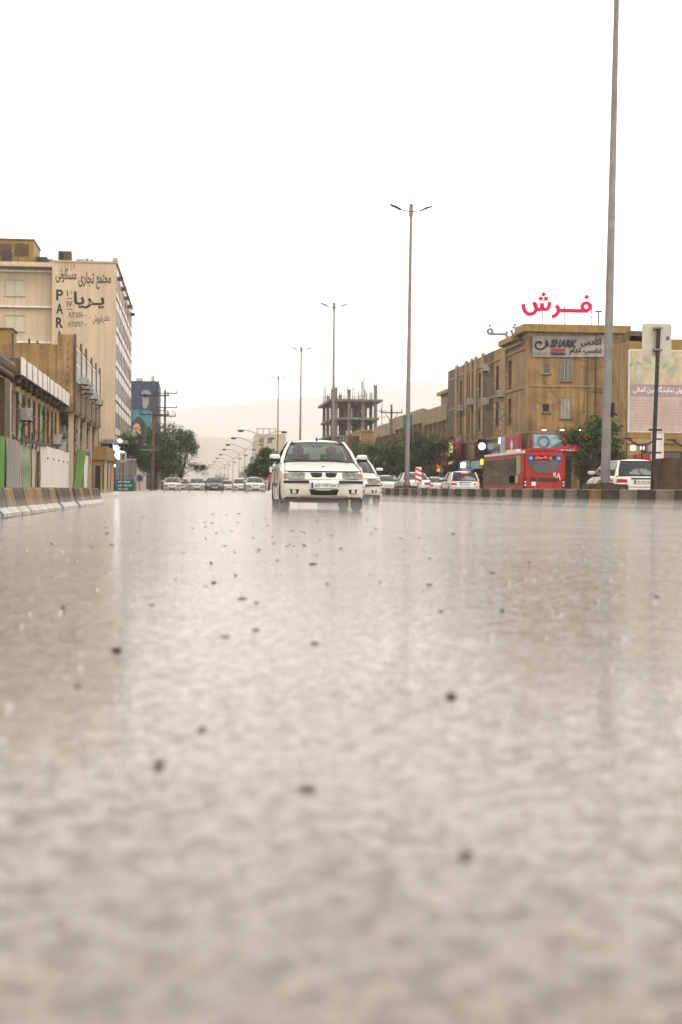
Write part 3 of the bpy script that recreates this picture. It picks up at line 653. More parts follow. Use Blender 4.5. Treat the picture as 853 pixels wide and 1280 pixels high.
# ------------------------------------------------------------------ left side: hoarding, kiosk, poles
t = thing('hoarding', 'patchwork hoarding of green grey and white sheets behind the barrier blocks', 'hoarding', (-7, 65, 0))
def sheet_panel(m, y0, y1, z1, x=-7.0, lean=0.0, skew=0.0, z0=.15, th=.04):
    mb = MB(); n = 6; rows = []
    for j in range(5):
        f = j / 4; rows.append([(x + lean * f + .015 * math.sin(9 * k + j) , y0 + (y1 - y0) * k / n + skew * f, z0 + (z1 - z0) * f + (.02 * math.sin(k * 2.1) if j == 4 else 0)) for k in range(n + 1)])
    mb.grid(rows); mb.grid([[(p[0] - th, p[1], p[2]) for p in r_] for r_ in rows])
    return mb.build('sheet_panel', m, t, 30)
sheet_panel(M['green'], 50, 56.4, 2.3); sheet_panel(M['grey'], 56.5, 61.0, 2.28, x=-6.96)
for k in range(7): sheet_panel([M['palegreen'], M['offwhite'], M['palegreen']][k % 3], 61.1 + k * .62, 61.1 + k * .62 + .55, 2.1 + .06 * (k % 3), x=-7.05)
sheet_panel(M['offwhite'], 65.5, 66.8, 2.1, x=-6.98); sheet_panel(M['palegreen'], 66.9, 68.3, 2.1, x=-7.1)
sheet_panel(M['white'], 68.4, 84.0, 2.36, x=-6.9); sheet_panel(M['green'], 84.8, 91.2, 2.6, x=-6.75, lean=.22, skew=.8); sheet_panel(M['white'], 92.6, 96.0, 2.45, x=-6.7)
mb = MB(); mb.rbar((-6.9, 60.9, 2.33), (-6.85, 71, 2.42), .12, .14)
for y in (61.2, 63, 64.6, 67): mb.rbar((-7.12, y, .1), (-7.12, y, 2.35 + (y % 2) * .5), .07, .07)
mb.build('frame_bar', M['darksteel'], t)
mb = MB()
for y in (71.6, 74.6, 77.4, 80.2, 82.8): mb.path([(-6.89, y, 1.8), (-6.84, y, 1.8)], .05, 6)
mb.build('bolt', M['rust'], t)
t = thing('yellow_kiosk', 'low ochre kiosk with deep fascia between the hoarding and lit shop', 'kiosk', (-7.2, 118, 0))
part(t, 'wall', M['yellow'], (-7.5, -6.9, 113.6, 123.8, .13, 2.5)); part(t, 'fascia', M['ochre'], (-7.55, -6.45, 113.3, 124.0, 2.505, 3.55), bevel=.02)
for y in (114, 119, 123.6): part(t, 'post', M['cream'], (-6.7, -6.5, y - .12, y + .12, .13, 2.5))
part(t, 'door', M['dark'], (-7.35, -6.95, 113.56, 113.597, .15, 2.1)); part(t, 'side_opening', M['dark'], (-6.899, -6.87, 115, 118, .3, 2.2), (-6.899, -6.87, 119.5, 123, .3, 2.2)); ac_unit(t, 'x', 113.3, -1, -7.9, 2.7, .6, .6, .4)
t = thing('lit_shop', 'small shop front with bright white lamps under the apartment block', 'shop', (-7.2, 150, 0))
part(t, 'wall', M['stone'], (-8.6, -7.4, 141.5, 153.5, .13, 3.2)); part(t, 'canopy', M['grey'], (-8.6, -6.2, 141.2, 153.6, 4.6, 4.9))
part(t, 'post', M['darksteel'], (-6.5, -6.4, 141.4, 141.5, .13, 4.6), (-6.5, -6.4, 153.3, 153.4, .13, 4.6))
for x, y, z, r_ in ((-7.2, 141.15, 4.15, .28), (-6.9, 141.1, 3.5, .42), (-6.55, 141.12, 3.7, .16), (-7.25, 141.15, 2.5, .13), (-7.0, 141.15, 2.35, .15), (-6.85, 141.13, 4.85, .18), (-6.6, 141.1, 2.7, .1)):
    MB().ball((x, y, z), r_, 10, 6, (1, .5, 1)).build('shop_lamp', M['shop_w'], t, True)
part(t, 'violet_tube', M['shop_v'], (-7.5, -7.42, 141.1, 141.18, 3.4, 4.6))
part(t, 'red_stall', M['redsheet'], (-7.3, -6.3, 141.3, 143, .13, .75), bevel=.08)
part(t, 'dark_window', M['dark'], (-8.4, -7.45, 141.45, 141.497, .3, 3.0))
t = thing('utility_cabinet', 'grey utility cabinet with teal sign at its foot near the wooden pole', 'cabinet', (-6.2, 136, .13))
part(t, 'casing', M['grey'], (-7.0, -5.25, 136, 137.4, .13, 2.95), bevel=.03); part(t, 'top_edge', M['white'], (-6.5, -5.2, 135.95, 137.4, 2.955, 3.05))
part(t, 'side_flange', M['steel'], (-5.245, -5.1, 136, 136.5, .2, 2.8)); part(t, 'door_seam', M['darksteel'], (-6.6, -6.57, 135.985, 135.997, .3, 2.8), (-6.99, -5.26, 135.985, 135.997, 1.45, 1.48))
o = part(t, 'sign_face', M['tealsign'], (-6.95, -5.3, 135.9, 135.98, .14, 1.15), bevel=.02)
for z, w in ((.95, 1.1), (.62, 1.3), (.3, .9)):
    mb = MB()
    for k in range(9): x = -6.75 + k * w / 9; mb.box(x, x + w / 14, 135.885, 135.897, z - .05 - .04 * (k % 2), z + .05 + .03 * (k % 3))
    mb.build('white_marks', M['hazwhite'], o)
t = thing('board_sign', 'small beige sign board on a thin post beside the utility cabinet', 'sign', (-6.5, 133, .13))
part(t, 'board', M['signback'], (-6.5, -5.85, 133, 133.05, 2.7, 3.6), bevel=.01); MB().path([(-6.18, 133.1, .13), (-6.18, 133.1, 3.5)], .035, 6).build('post', M['darksteel'], t); part(t, 'faded_print', M['tan_dark'], (-6.3, -6.05, 132.985, 132.997, 2.9, 3.4))
t = thing('round_sign', 'round blue and yellow road sign on a short post before the trees', 'sign', (-4.7, 133, .13))
MB().path([(-4.72, 133, .13), (-4.72, 133, 1.3)], .05, 6).build('post', M['tan_light'], t)
MB().lathe([(0.001, -.03), (.42, -.03), (.42, .03), (.001, .03)], 'y', 20, (-4.72, 132.9, 1.25)).build('face', M['plateblue'], t); MB().lathe([(.3, -.045), (.44, -.045), (.44, -.032), (.3, -.032)], 'y', 20, (-4.72, 132.9, 1.25)).build('rim_band', M['gold'], t)
def power_pole(x, y, h, label, arms, r=.17, lean=0, group='wooden power poles along the left pavement'):
    t = thing('power_pole', label, 'power pole', (x, y, .1), group)
    MB().path([(x, y, .1), (x + lean, y, h)], [r, r * .62], 10).build('pole', M['wood'], t, True)
    for z, w, dz in arms:
        a = MB(); a.rbar((x + lean - w, y - .1, z), (x + lean + w, y - .1, z), .1, .12); o = a.build('cross_arm', M['darksteel'], t)
        for k in range(3): xx = x + lean + w * (-.92 + .92 * k); MB().lathe([(.02, 0), (.06, .05), (.03, .12), (.07, .2), (.03, .3), (.01, .45)], 'z', 8, (xx, y - .1, z + .05)).build('insulator', M['darksteel'], o, True)
    return t
power_pole(-3.6, 132, 9.0, 'nearest wooden power pole standing in front of the mural wall', [(8.6, 1.3, 0), (6.9, 1.3, 0)], .2, .18)
power_pole(-3.3, 176, 12.0, 'wooden power pole with long cross arms beside the mural wall', [(11.6, 1.5, 0), (9.9, 1.5, 0), (8.9, 1.3, 0)], .2)
power_pole(-4.8, 200, 11.3, 'slim wooden power pole between two taller poles by the mural', [(10.8, 1.0, 0)], .17)
power_pole(-4.2, 228, 9.4, 'short far power pole rising just over the left treetops', [(8.9, 1.4, 0), (7.6, 1.3, 0)], .18)
power_pole(-4.0, 262, 9.4, 'farthest power pole behind the left treetops', [(8.9, 1.4, 0)], .18)
for o in [o for o in COL.objects if o.get('label', '').startswith('nearest wooden')]:
    part(o, 'transformer', M['darksteel'], (-5.0, -4.4, 131.8, 132.3, 4.1, 5.0), (-3.3, -2.8, 131.8, 132.3, 4.3, 5.3), bevel=.06); part(o, 'bracket', M['grey'], (-4.7, -3.1, 131.7, 131.78, 3.75, 3.82))
for k, (za, zb) in enumerate(((8.95, 11.95), (8.95, 11.95), (7.2, 10.2))):
    for dx in ((-1.2, 1.2), (0.1, .1), (-1.2, 1.2))[k]:
        pts_ = [(-3.4 + dx, 132 + 44 * s, za + (zb - za) * s - 1.0 * math.sin(math.pi * s)) for s in [q / 10 for q in range(11)]]
        if k == 1 and dx == .1 and rnd.random() < .0: continue
        o = MB().path(pts_, .018, 4).build('power_cable', M['black']); tag(o, 'thin black power cable strung between the left wooden poles', 'cable', 'cables between the left power poles')
        if k == 1: break

# ------------------------------------------------------------------ right side: buildings
# corner block with the rooftop letters
t = thing('corner_block', 'brown brick corner block with magenta rooftop letters and gym banner', 'building', (30, 130, 0))
front_h = [(27.0, 27.6, 9.55, 10.3), (27.0, 27.6, 6.55, 7.25), (28.45, 29.3, 9.0, 10.7), (28.45, 29.3, 6.1, 7.75)]
mb = MB(); facade(mb, 'x', 113, -1, 26, 33.4, 4.9, 12.5, front_h, .22); facade(mb, 'x', 113, -1, 26, 33.4, 0, 4.9, [(26.6, 29.4, .13, 3.2), (30, 33, .13, 3.2)], .4)
mb.box(26.02, 33.38, 113.02, 149.98, 12.2, 12.35); facade(mb, 'y', 33.4, 1, 113, 150, 0, 12.5); mb.build('end_wall', M['tan'], t)
side_w = [(119.7, 120.9), (124.8, 126.0), (132.6, 133.8), (137.5, 138.6), (142.2, 143.3)]
hs = [(a, b, 9.0, 11.2) for a, b in side_w] + [(a, b, 6.0, 8.1) for a, b in side_w]
shop = [(114, 119.5), (120.5, 126), (127, 132.5), (133.5, 139), (140, 148)]
mb = MB(); facade(mb, 'y', 26, -1, 113, 150, 4.9, 12.6, hs, .3); facade(mb, 'y', 26, -1, 113, 150, 0, 4.9, [(a, b, .13, 3.3) for a, b in shop], .5); facade(mb, 'x', 150, 1, 26, 33.4, 0, 12.6); mb.build('street_wall', M['tan'], t)
for a0, a1, z0, z1 in hs: window(t, 'y', 26, -1, a0, a1, z0, z1, M['brownframe'], M['winglass'], 1, (.7,), inset=.08, sill=M['tan_dark'])
for k, (a0, a1, z0, z1) in enumerate(front_h):
    window(t, 'x', 113, -1, a0, a1, z0, z1, M['alum'], M['winglass'] if k != 3 else M['palepane'], 0 if k < 2 else 2, inset=.12, fw=.05, sill=M['tan_dark'])
    if k >= 2:
        g = MB()
        for q in range(7): g.bar((a0 + (a1 - a0) * q / 6, 112.93, z0), (a0 + (a1 - a0) * q / 6, 112.93, z1), .014, n=4)
        g.build('window_grille', M['alum'], t)
for a, b in shop: window(t, 'y', 26, -1, a, b, .13, 3.3, M['darksteel'], M['winglass'], 3, (.78,), inset=.35, name='shop_front')
for a, b in ((26.6, 29.4), (30, 33)): window(t, 'x', 113, -1, a, b, .13, 3.2, M['darksteel'], M['winglass'], 2, (.78,), inset=.3, name='shop_front')
for y0, y1, m_ in ((121.6, 123.2, 'tan_light'), (127.0, 131.0, 'tan_dark'), (131.0, 132.0, 'tan_light'), (134.4, 135.4, 'tan_light'), (135.4, 136.6, 'tan_dark'), (136.6, 137.3, 'tan_light'), (139.1, 140.3, 'tan_light'), (140.3, 141.6, 'tan_dark'), (144.2, 145.4, 'tan_light'), (146, 149.9, 'tan_dark'), (113.05, 114.2, 'tan')):
    part(t, 'pier', M[m_], (25.86 if m_ != 'tan_dark' else 25.95, 25.998, y0, y1, 4.92, 12.6 + (.2 if m_ == 'tan_light' else 0) - (.3 if y0 < 121.5 else 0)))
part(t, 'roof_slab', M['ochre'], (25.3, 33.8, 112.4, 115.6, 12.75, 13.35), bevel=.03); part(t, 'roof_upstand', M['offwhite'], (25.9, 33.3, 113.05, 115.5, 12.45, 12.75))
part(t, 'cornice_slab', M['ochre'], (25.2, 28.5, 115.7, 121.4, 12.38, 12.85), bevel=.03); part(t, 'cornice_upstand', M['offwhite'], (25.7, 28.2, 115.7, 121.2, 12.1, 12.38))
mb = MB(); mb.path([(31.2, 112.9, 4.9), (31.2, 112.9, 12.8)], .05, 6); mb.path([(26.5, 112.93, 9.8), (28, 112.93, 8.0), (30.4, 112.93, 4.9)], .015, 4); mb.path([(30.6, 112.93, 12), (30.2, 112.93, 6)], .015, 4); mb.build('drain_pipe', M['tan_dark'], t)
part(t, 'wall_joint', M['tan_dark'], (30.55, 30.62, 112.97, 112.998, 5.0, 11), (30.62, 33.3, 112.97, 112.998, 8.15, 8.22))
for y, z in ((122.4, 8.3), (128.6, 8.0), (136.0, 8.4), (141.0, 8.1), (129.0, 11.0)): ac_unit(t, 'y', 25.95, -1, y, z, .9, .6, .45)
ac_unit(t, 'x', 113, -1, 32.4, 8.5, .8, .6, .45); ac_unit(t, 'x', 113, -1, 32.2, 5.4, .8, .6, .45)
for z in (4.95, 8.55, 11.6): part(t, 'string_course', M['tan_light'], (26.01, 33.4, 112.93, 112.997, z, z + .14)) if z != 11.6 else None; part(t, 'string_course', M['tan_light'], (25.90, 25.945, 113.1, 149.9, z, z + .14))
mb = MB()
for k in range(8):
    y0 = 113.5 + rnd.uniform(0, 26); ln = rnd.uniform(4, 10); z0 = rnd.uniform(5.2, 8.6)
    mb.path([(25.84, y0 + ln * s, z0 - .5 * math.sin(math.pi * s)) for s in (0, .25, .5, .75, 1)], .02, 4)
for k in range(4):
    x0 = 26.2 + rnd.uniform(0, 4); z0 = rnd.uniform(5.2, 11); mb.path([(x0 + s * 2.2, 112.9, z0 - .4 * math.sin(math.pi * s)) for s in (0, .3, .6, 1)], .018, 4)
mb.build('cable', M['black'], t)['kind'] = 'stuff'
# rooftop letters: broad strokes cut from sheet
def stroke(mb, pl, w, P, yb, yf, closed=False):
    n = len(pl); C = []
    for i_ in range(n if closed else n - 1):
        a, b, c, d_ = [pl[(i_ + q) % n] if closed else pl[max(0, min(n - 1, i_ + q))] for q in (-1, 0, 1, 2)]
        for s in (0, .25, .5, .75): C.append(tuple(.5 * (2 * b[q] + (c[q] - a[q]) * s + (2 * a[q] - 5 * b[q] + 4 * c[q] - d_[q]) * s * s + (3 * b[q] - a[q] - 3 * c[q] + d_[q]) * s ** 3) for q in (0, 1)))
    if not closed: C.append(pl[-1])
    m_ = len(C); Lf, Rt = [], []
    for i_ in range(m_):
        p, q = (C[i_ - 1], C[(i_ + 1) % m_]) if closed else (C[max(0, i_ - 1)], C[min(m_ - 1, i_ + 1)])
        dx, dy = q[0] - p[0], q[1] - p[1]; l_ = math.hypot(dx, dy) or 1; nx, ny = -dy / l_ * w / 2, dx / l_ * w / 2
        Lf.append(P(C[i_][0] + nx, C[i_][1] + ny)); Rt.append(P(C[i_][0] - nx, C[i_][1] - ny))
    ring = [[(x, y_, z) for (x, z), y_ in ((Lf[i_], yf), (Rt[i_], yf), (Rt[i_], yb), (Lf[i_], yb))] for i_ in range(m_)]
    if closed: ring.append(ring[0])
    mb.grid(ring, True)
    if not closed: mb.add(ring[0], [(0, 1, 2, 3)]); mb.add(ring[-1], [(3, 2, 1, 0)])
    return mb
def farsh(parent, P, yb, yf, m_):
    circ = lambda cx_, cy_, r_: [(cx_ + r_ * math.cos(2 * math.pi * k / 10), cy_ + r_ * math.sin(2 * math.pi * k / 10)) for k in range(10)]
    def dots(o_, L_):
        for (x, y_) in L_:
            pts_ = [P(*q) for q in circ(x, y_, 15)]; MB().prism(pts_, 'y', min(yb, yf), max(yb, yf)).build('letter_dot', m_, o_)
    a = MB(); stroke(a, circ(532, 148, 27), 24, P, yb, yf, True); o_ = a.build('rooftop_letter', m_, parent); dots(o_, [(535, 78)])
    a = MB(); stroke(a, [(545, 178), (500, 179), (430, 179), (352, 179)], 26, P, yb + .012, yf - .012); a.build('letter_tail', m_, o_)
    a = MB(); stroke(a, [(320, 142), (337, 172), (326, 205), (292, 228)], 27, P, yb - .01, yf + .01); a.build('rooftop_letter', m_, parent)
    a = MB(); stroke(a, [(272, 120), (270, 150), (255, 172), (232, 172), (222, 150), (218, 128)], 25, P, yb, yf); o_ = a.build('rooftop_letter', m_, parent); dots(o_, [(230, 66), (211, 96), (248, 96)])
    a = MB(); stroke(a, [(221, 140), (212, 170), (190, 175), (172, 150), (164, 122)], 25, P, yb + .012, yf - .012); a.build('letter_tail', m_, o_)
    a = MB(); stroke(a, [(166, 128), (181, 165), (162, 202), (122, 208), (95, 180), (88, 138)], 26, P, yb - .01, yf + .01); a.build('letter_tail', m_, o_)
farsh(t, lambda u, v: (26 + (u / 5.687 - 24) / 15.64, 12.76 + (60 - v / 5.687) / 16.2), 113.3, 113.15, M['pink'])
mb = MB()
for x in (27.0, 28.75, 30.9): mb.bar((x, 113.2, 13.35), (x, 113.25, 15.1), .035, n=5); mb.bar((x, 114.6, 13.35), (x, 113.25, 14.9), .025, n=5)
mb.bar((25.6, 113.25, 15.25), (31.6, 113.25, 15.2), .018, n=5); mb.build('letter_frame', M['steel'], t)
mb = MB(); mb.path([(31.5, 113.4, 13.35), (31.5, 113.4, 14.5)], .05, 6); mb.box(31.25, 31.75, 113.3, 113.5, 14.48, 14.58); mb.build('roof_floodlight', M['darksteel'], t)
farsh(t, lambda u, v: (24.4 + (570 - u) / 5.687 / 15.0 * .60, 13.55 + (178 - v) / 5.687 / 15.0 * .60), 122.1, 122.25, M['steel'])
mb = MB()
for x in (24.6, 26.2, 27.3): mb.bar((x + .3, 122.2, 12.6), (x + .3, 122.2, 13.6), .02, n=5)
mb.build('letter_frame', M['steel'], t)
# gym banner
bn = thing('gym_banner', 'white gym banner with black lettering hung below the corner roof slab', 'banner', (29, 112.9, 11.2))
mb = MB(); mb.grid([[(26.15 + 6.3 * k / 12, 112.86 - .03 * math.sin(k * 1.3 + j), 10.85 + .12 * k / 12 + 1.62 * j / 4 - .03 * math.sin(math.pi * k / 12)) for k in range(13)] for j in range(5)]); mb.grid([[(26.15 + 6.3 * k / 12, 112.9, 10.85 + .12 * k / 12 + 1.62 * j / 4) for k in range(13)] for j in range(5)])
mb.build('cloth', M['bannercloth'], bn, True)
lettering(bn, 'SHARK', M['ink'], 'x', 112.8, -1, 28.6, 11.92, 2.15, .62, .012, bold=.06, raw=True, shear=.3)
lettering(bn, 'آکادمی', M['ink'], 'x', 112.8, -1, 30.78, 12.06, 1.7, .66, .012, bold=.03)
lettering(bn, 'تناسب اندام', M['ink'], 'x', 112.8, -1, 30.35, 11.34, 2.55, .6, .012, bold=.03)
part(bn, 'red_bar', M['redsheet'], (27.55, 28.75, 112.785, 112.797, 11.32, 11.52)); part(bn, 'grey_bar', M['darksteel'], (27.55, 28.75, 112.785, 112.797, 11.04, 11.22))
em = MB()                                               # round swirling emblem and tail fin
for k in range(9):
    a = k * .7; r_ = .16 + .045 * k
    em.path([(26.68 + r_ * math.cos(a + s), 112.79, 11.82 + .85 * r_ * math.sin(a + s)) for s in (0, .3, .6, .9, 1.2)], [.03, .06, .07, .05, .02], 5)
em.prism([(27.05, 11.5), (27.2, 12.0), (27.12, 12.28), (27.35, 12.08), (27.46, 11.58), (27.3, 11.75)], 'y', 112.78, 112.795)
em.build('emblem', M['ink'], bn)
mb = MB()
for r_ in range(3):
    for k in range(13): x = 26.25 + k * .09; mb.box(x, x + .06, 112.785, 112.797, 11.0 + r_ * .1, 11.06 + r_ * .1)
mb.build('small_print', M['grey'], bn)['kind'] = 'stuff'
# fascia boards over the shops
bb = thing('shop_billboard', 'crimson and blue printed billboard over the corner shop above the bus', 'billboard', (28, 112.6, 3.5))
part(bb, 'board', M['redban'], (26.05, 31.2, 112.3, 112.6, 3.55, 4.88)); 
mb = MB(); mb.prism([(26.07, 3.57), (27.6, 3.57), (28.75, 4.25), (28.2, 4.86), (26.07, 4.86)], 'y', 112.27, 112.297); mb.build('blue_print', M['bluban'], bb)
mb = MB(); mb.prism([(26.2, 3.65), (27.2, 3.65), (28.35, 4.3), (27.9, 4.8), (26.2, 4.8)], 'y', 112.25, 112.268); mb.build('pale_print', M['palebl'], bb)
mb = MB(); mb.lathe([(.3, -.005), (.52, -.005), (.52, .005), (.3, .005)], 'y', 16, (26.95, 112.243, 4.25)); mb.build('ring_print', M['bluban'], bb)
mb = MB(); mb.path([(28.6, 112.285, 3.75), (28.9, 112.285, 3.95), (29.1, 112.285, 4.3), (29.35, 112.285, 4.4), (29.75, 112.285, 4.75)], [.02, .07, .05, .07, .03], 5); mb.build('white_stroke', M['hazwhite'], bb)
lettering(bb, 'وپیر', M['hazwhite'], 'x', 112.295, -1, 30.1, 4.25, .95, .5, .012, bold=.03)
part(bb, 'small_print', M['hazwhite'], (28.3, 30.6, 112.285, 112.297, 3.6, 3.66))
for x in (26.9, 28.3, 29.8):
    o = MB().path([(x, 112.9, 5.2), (x, 112.3, 5.32), (x, 111.95, 5.2)], .025, 5).build('lamp_arm', M['darksteel'], bb); part(o, 'lamp', M['shop_w'], (x - .13, x + .13, 111.8, 112.0, 5.12, 5.19))
bb = thing('shop_billboard', 'dull pink printed billboard on the street side of the corner block', 'billboard', (25.8, 117, 3.4))
part(bb, 'board', M['pinkban'], (25.3, 25.5, 113.6, 120.6, 3.3, 4.9)); part(bb, 'pale_print', M['palebl'], (25.27, 25.297, 118.6, 120.5, 3.35, 4.85))
mb = MB(); mb.add([(25.28, 116.6, 4.1), (25.28, 116.1, 4.6), (25.28, 115.6, 4.1), (25.28, 116.1, 3.6)], [(0, 1, 2, 3)]); mb.build('diamond_mark', M['hazwhite'], bb)
part(bb, 'small_print', M['hazwhite'], (25.285, 25.297, 114, 118, 3.4, 3.5)); 
bb = thing('shop_sign', 'black shop fascia with a lit white disc and gold script', 'sign', (25.8, 128, 3.4))
part(bb, 'board', M['signblack'], (25.75, 25.84, 121, 134, 3.3, 4.8)); part(bb, 'blade_board', M['signblack'], (25.0, 25.74, 128.7, 128.8, 3.6, 5.0)); MB().lathe([(.001, -.05), (.33, -.05), (.33, .05), (.001, .05)], 'y', 24, (25.35, 128.6, 4.35)).build('lit_disc', M['disc'], bb); part(bb, 'disc_bracket', M['darksteel'], (25.5, 25.9, 128.58, 128.64, 4.2, 4.4))
lettering(bb, 'گالری', M['gold'], 'y', 25.74, -1, 124.6, 4.4, 3.6, .6, .02, bold=.02); part(bb, 'pale_strip', M['grey'], (25.7, 25.747, 123, 126, 3.5, 3.8)); part(bb, 'hanging_lit_sign', M['shop_w'], (25.4, 25.62, 121.5, 121.7, 4.35, 4.9), bevel=.06)
bb = thing('shop_sign', 'purple shop board with a tall yellow lit stripe', 'sign', (25.8, 143, 3))
part(bb, 'board', M['pinkban'], (25.2, 25.5, 139.6, 149.6, 2.9, 5.5)); part(bb, 'lit_stripe', M['shop_warm'], (25.15, 25.197, 142.6, 144.6, 3.0, 5.3)); part(bb, 'lamp', M['darksteel'], (24.7, 25.2, 141.5, 146, 5.55, 5.62))
bb = thing('shop_sign', 'small pale blue lit sign under the purple board', 'sign', (25.6, 136, 2.5))
part(bb, 'board', M['palebl'], (25.1, 25.4, 134.4, 138.6, 2.0, 3.2)); part(bb, 'lit_face', M['shop_w'], (25.04, 25.097, 135.2, 137.2, 2.6, 3.0))
bb = thing('shop_sign', 'square yellow lit sign above the bus roof', 'sign', (25.3, 128, 2.5)); part(bb, 'lit_face', M['shop_y'], (25.0, 25.2, 126.9, 127.6, 2.7, 3.2), bevel=.05); part(bb, 'board', M['palebl'], (25.1, 25.4, 128.6, 132.4, 2.4, 3.1))
bb = thing('awning', 'blue tarpaulin awning along the shops behind the white hatchback', 'awning', (24.6, 137, 1))
mb = MB(); mb.grid([[(25.9 - 1.5 * j / 4, 129 + 17 * k / 12, 2.5 - .35 * j / 4 - .06 * math.sin(k * 1.7)) for k in range(13)] for j in range(5)]); mb.grid([[(24.4, 129 + 17 * k / 12, 2.15 - .06 * math.sin(k * 1.7) - .8 * j) for k in range(13)] for j in range(2)]); mb.build('cloth', M['blueaw'], bb, True)
for y in (129.2, 137, 145.8): MB().bar((24.42, y, .13), (24.42, y, 2.1), .03, n=6).build('post', M['darksteel'], bb)
bb = thing('neon_sign', 'glowing orange neon word on the dark shop front', 'sign', (25.2, 153, 2)); part(bb, 'backing', M['signblack'], (25.5, 25.6, 150.4, 157.5, 1.9, 3.4)); lettering(bb, 'نان', M['neon'], 'y', 25.48, -1, 154.2, 2.62, 4.6, .9, .06, bold=.05)

# low arcade row beyond the corner block
def arcade(name, label, x, y0, y1, h, bays, zlo, zhi, m, roof_box=None):
    t = thing(name, label, 'building', (x + 5, (y0 + y1) / 2, 0), 'low arcade buildings beyond the corner block')
    w = (y1 - y0 - 1) / bays; hs = [(y0 + .5 + k * w + .35, y0 + .5 + (k + 1) * w - .35, zlo, zhi) for k in range(bays)]
    mb = MB(); facade(mb, 'y', x, -1, y0, y1, 0, h, hs + [(y0 + 1, y1 - 1, .13, 3.0)], .5); facade(mb, 'x', y0, -1, x, x + 12, 0, h); mb.box(x + .02, x + 12, y0 + .02, y1 - .02, h - .2, h - .05); mb.build('wall', m, t)
    for a in hs: window(t, 'y', x, -1, *a, M['brownframe'], M['winglass'], 1, inset=.4)
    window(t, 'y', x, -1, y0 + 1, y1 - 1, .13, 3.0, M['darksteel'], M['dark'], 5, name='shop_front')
    for k in range(bays + 1): part(t, 'fin', M['tan_light'], (x - .35, x - .002, y0 + .5 + k * w - .2, y0 + .5 + k * w + .2, zlo - .3, h + .1))
    part(t, 'cornice', M['tan_light'], (x - .45, x - .36, y0, y1, h - 1.5, h + .12))
    if roof_box: o = part(t, 'roof_room', M['tan'], roof_box); part(o, 'roof_slab', M['tan_light'], (roof_box[0] - .4, roof_box[1] + .2, roof_box[2] - .4, roof_box[3] + .4, roof_box[5] + .003, roof_box[5] + .35))
    return t
arcade('arcade_building', 'low buff arcade building joined to the corner block with a roof room', 26.3, 150.1, 166, 9.2, 5, 5.4, 7.6, M['tan'], (26.6, 30, 150.6, 158, 9.0, 10.6))
arcade('arcade_building', 'middle low arcade building behind the pavement trees', 26.3, 166.1, 190, 9.6, 6, 5.4, 7.8, M['tan_light'])
arcade('arcade_building', 'low arcade building next to the tan gabled house', 26.5, 190.1, 212, 9.3, 5, 5.4, 7.6, M['tan'])
t = thing('shop_lantern', 'small green lit sign on the arcade wall', 'sign', (25.8, 160, 4)); part(t, 'lit_face', M['grn'], (25.1, 25.4, 164.0, 165.4, 4.1, 4.9), bevel=.08); part(t, 'bracket', M['darksteel'], (25.4, 25.95, 164.6, 164.8, 4.9, 5.0))
t = thing('tan_house', 'plain tan walled house in front of the unfinished concrete frame', 'house', (28, 226, 0))
mb = MB(); mb.prism([(25.2, 0), (34, 0), (34, 10.3), (31.2, 9.7), (25.2, 9.2)], 'y', 222, 240); mb.build('wall', M['ochre'], t)
part(t, 'parapet', M['tan_light'], (25.1, 27, 221.8, 240, 9.25, 9.5)); part(t, 'roof_tank', M['offwhite'], (30.2, 32.4, 226, 228, 9.8, 11.4)); part(t, 'side_wing', M['tan_dark'], (23.4, 25.15, 224, 240, 0, 8.6)); part(t, 'dark_door', M['dark'], (24.0, 24.8, 223.95, 223.998, 4, 7.2))

# unfinished concrete frame
t = thing('concrete_frame', 'unfinished concrete building frame with bare columns and rebar on top', 'building', (31, 290, 0))
X0, X1, Y0, Y1 = 26.6, 35.0, 280, 306
levels = [3.6, 7.2, 10.75, 14.1, 17.6]
cx = [27.0, 29.5, 32.2, 34.6]; cyy = [280.5, 288, 297, 305.5]
for k, z in enumerate(levels):
    xe = .9 if k in (2, 4) else .3
    mb = MB(); mb.box(X0 - xe, X1 + (.9 if k == 4 else .2), Y0 - (.5 if k > 1 else 0), Y1, z - .42, z); mb.build('floor_slab', M['concrete'], t, bevel=.03)
z0 = .1
for k, z in enumerate(levels):
    for x in cx:
        for y in cyy: part(t, 'column', M['concrete'], (x - .3, x + .3, y - .3, y + .3, z0, z - .423))
    z0 = z + .002
for k in range(5):
    z0 = 0.1 if k == 0 else levels[k - 1] + .003; z1 = levels[k] - .425
    for a, b in ((29.85, 31.85), (32.55, 34.25)):
        hh = [] if (k + int(a)) % 3 == 0 else [(a + .5, a + 1.1, z0 + .4, z0 + 1.5), (a + 1.4, a + 2.0, z0 + .4, z0 + 1.5)]
        if a < 33 or k != 3: mb = MB(); facade(mb, 'x', 297.4, -1, a, b, z0, z1, hh, .2); mb.build('infill_wall', M['tan_dark'], t)
    if k < 4: mb = MB(); facade(mb, 'y', 34.7, -1, 281, 305, z0, z1, [(284, 287, z0 + .6, z1 - .4), (291, 295, z0 + .6, z1 - .4)], .2); mb.build('infill_wall', M['tan_dark'], t)
for x in cx:
    for y in cyy:
        n = rnd.randint(4, 7); hgt = rnd.uniform(2.2, 4.8)
        mb = MB()
        for q in range(n): a = 2 * math.pi * q / n; mb.path([(x + .26 * math.cos(a), y + .26 * math.sin(a), 17.6), (x + .3 * math.cos(a) + rnd.uniform(-.15, .15), y + .3 * math.sin(a), 17.6 + hgt * rnd.uniform(.75, 1.05))], .05, 4)
        mb.build('rebar', M['rebar'], t)
        if rnd.random() < .45: part(t, 'column_stub', M['concrete'], (x - .28, x + .28, y - .28, y + .28, 17.605, 17.6 + hgt * .7))
mb = MB()
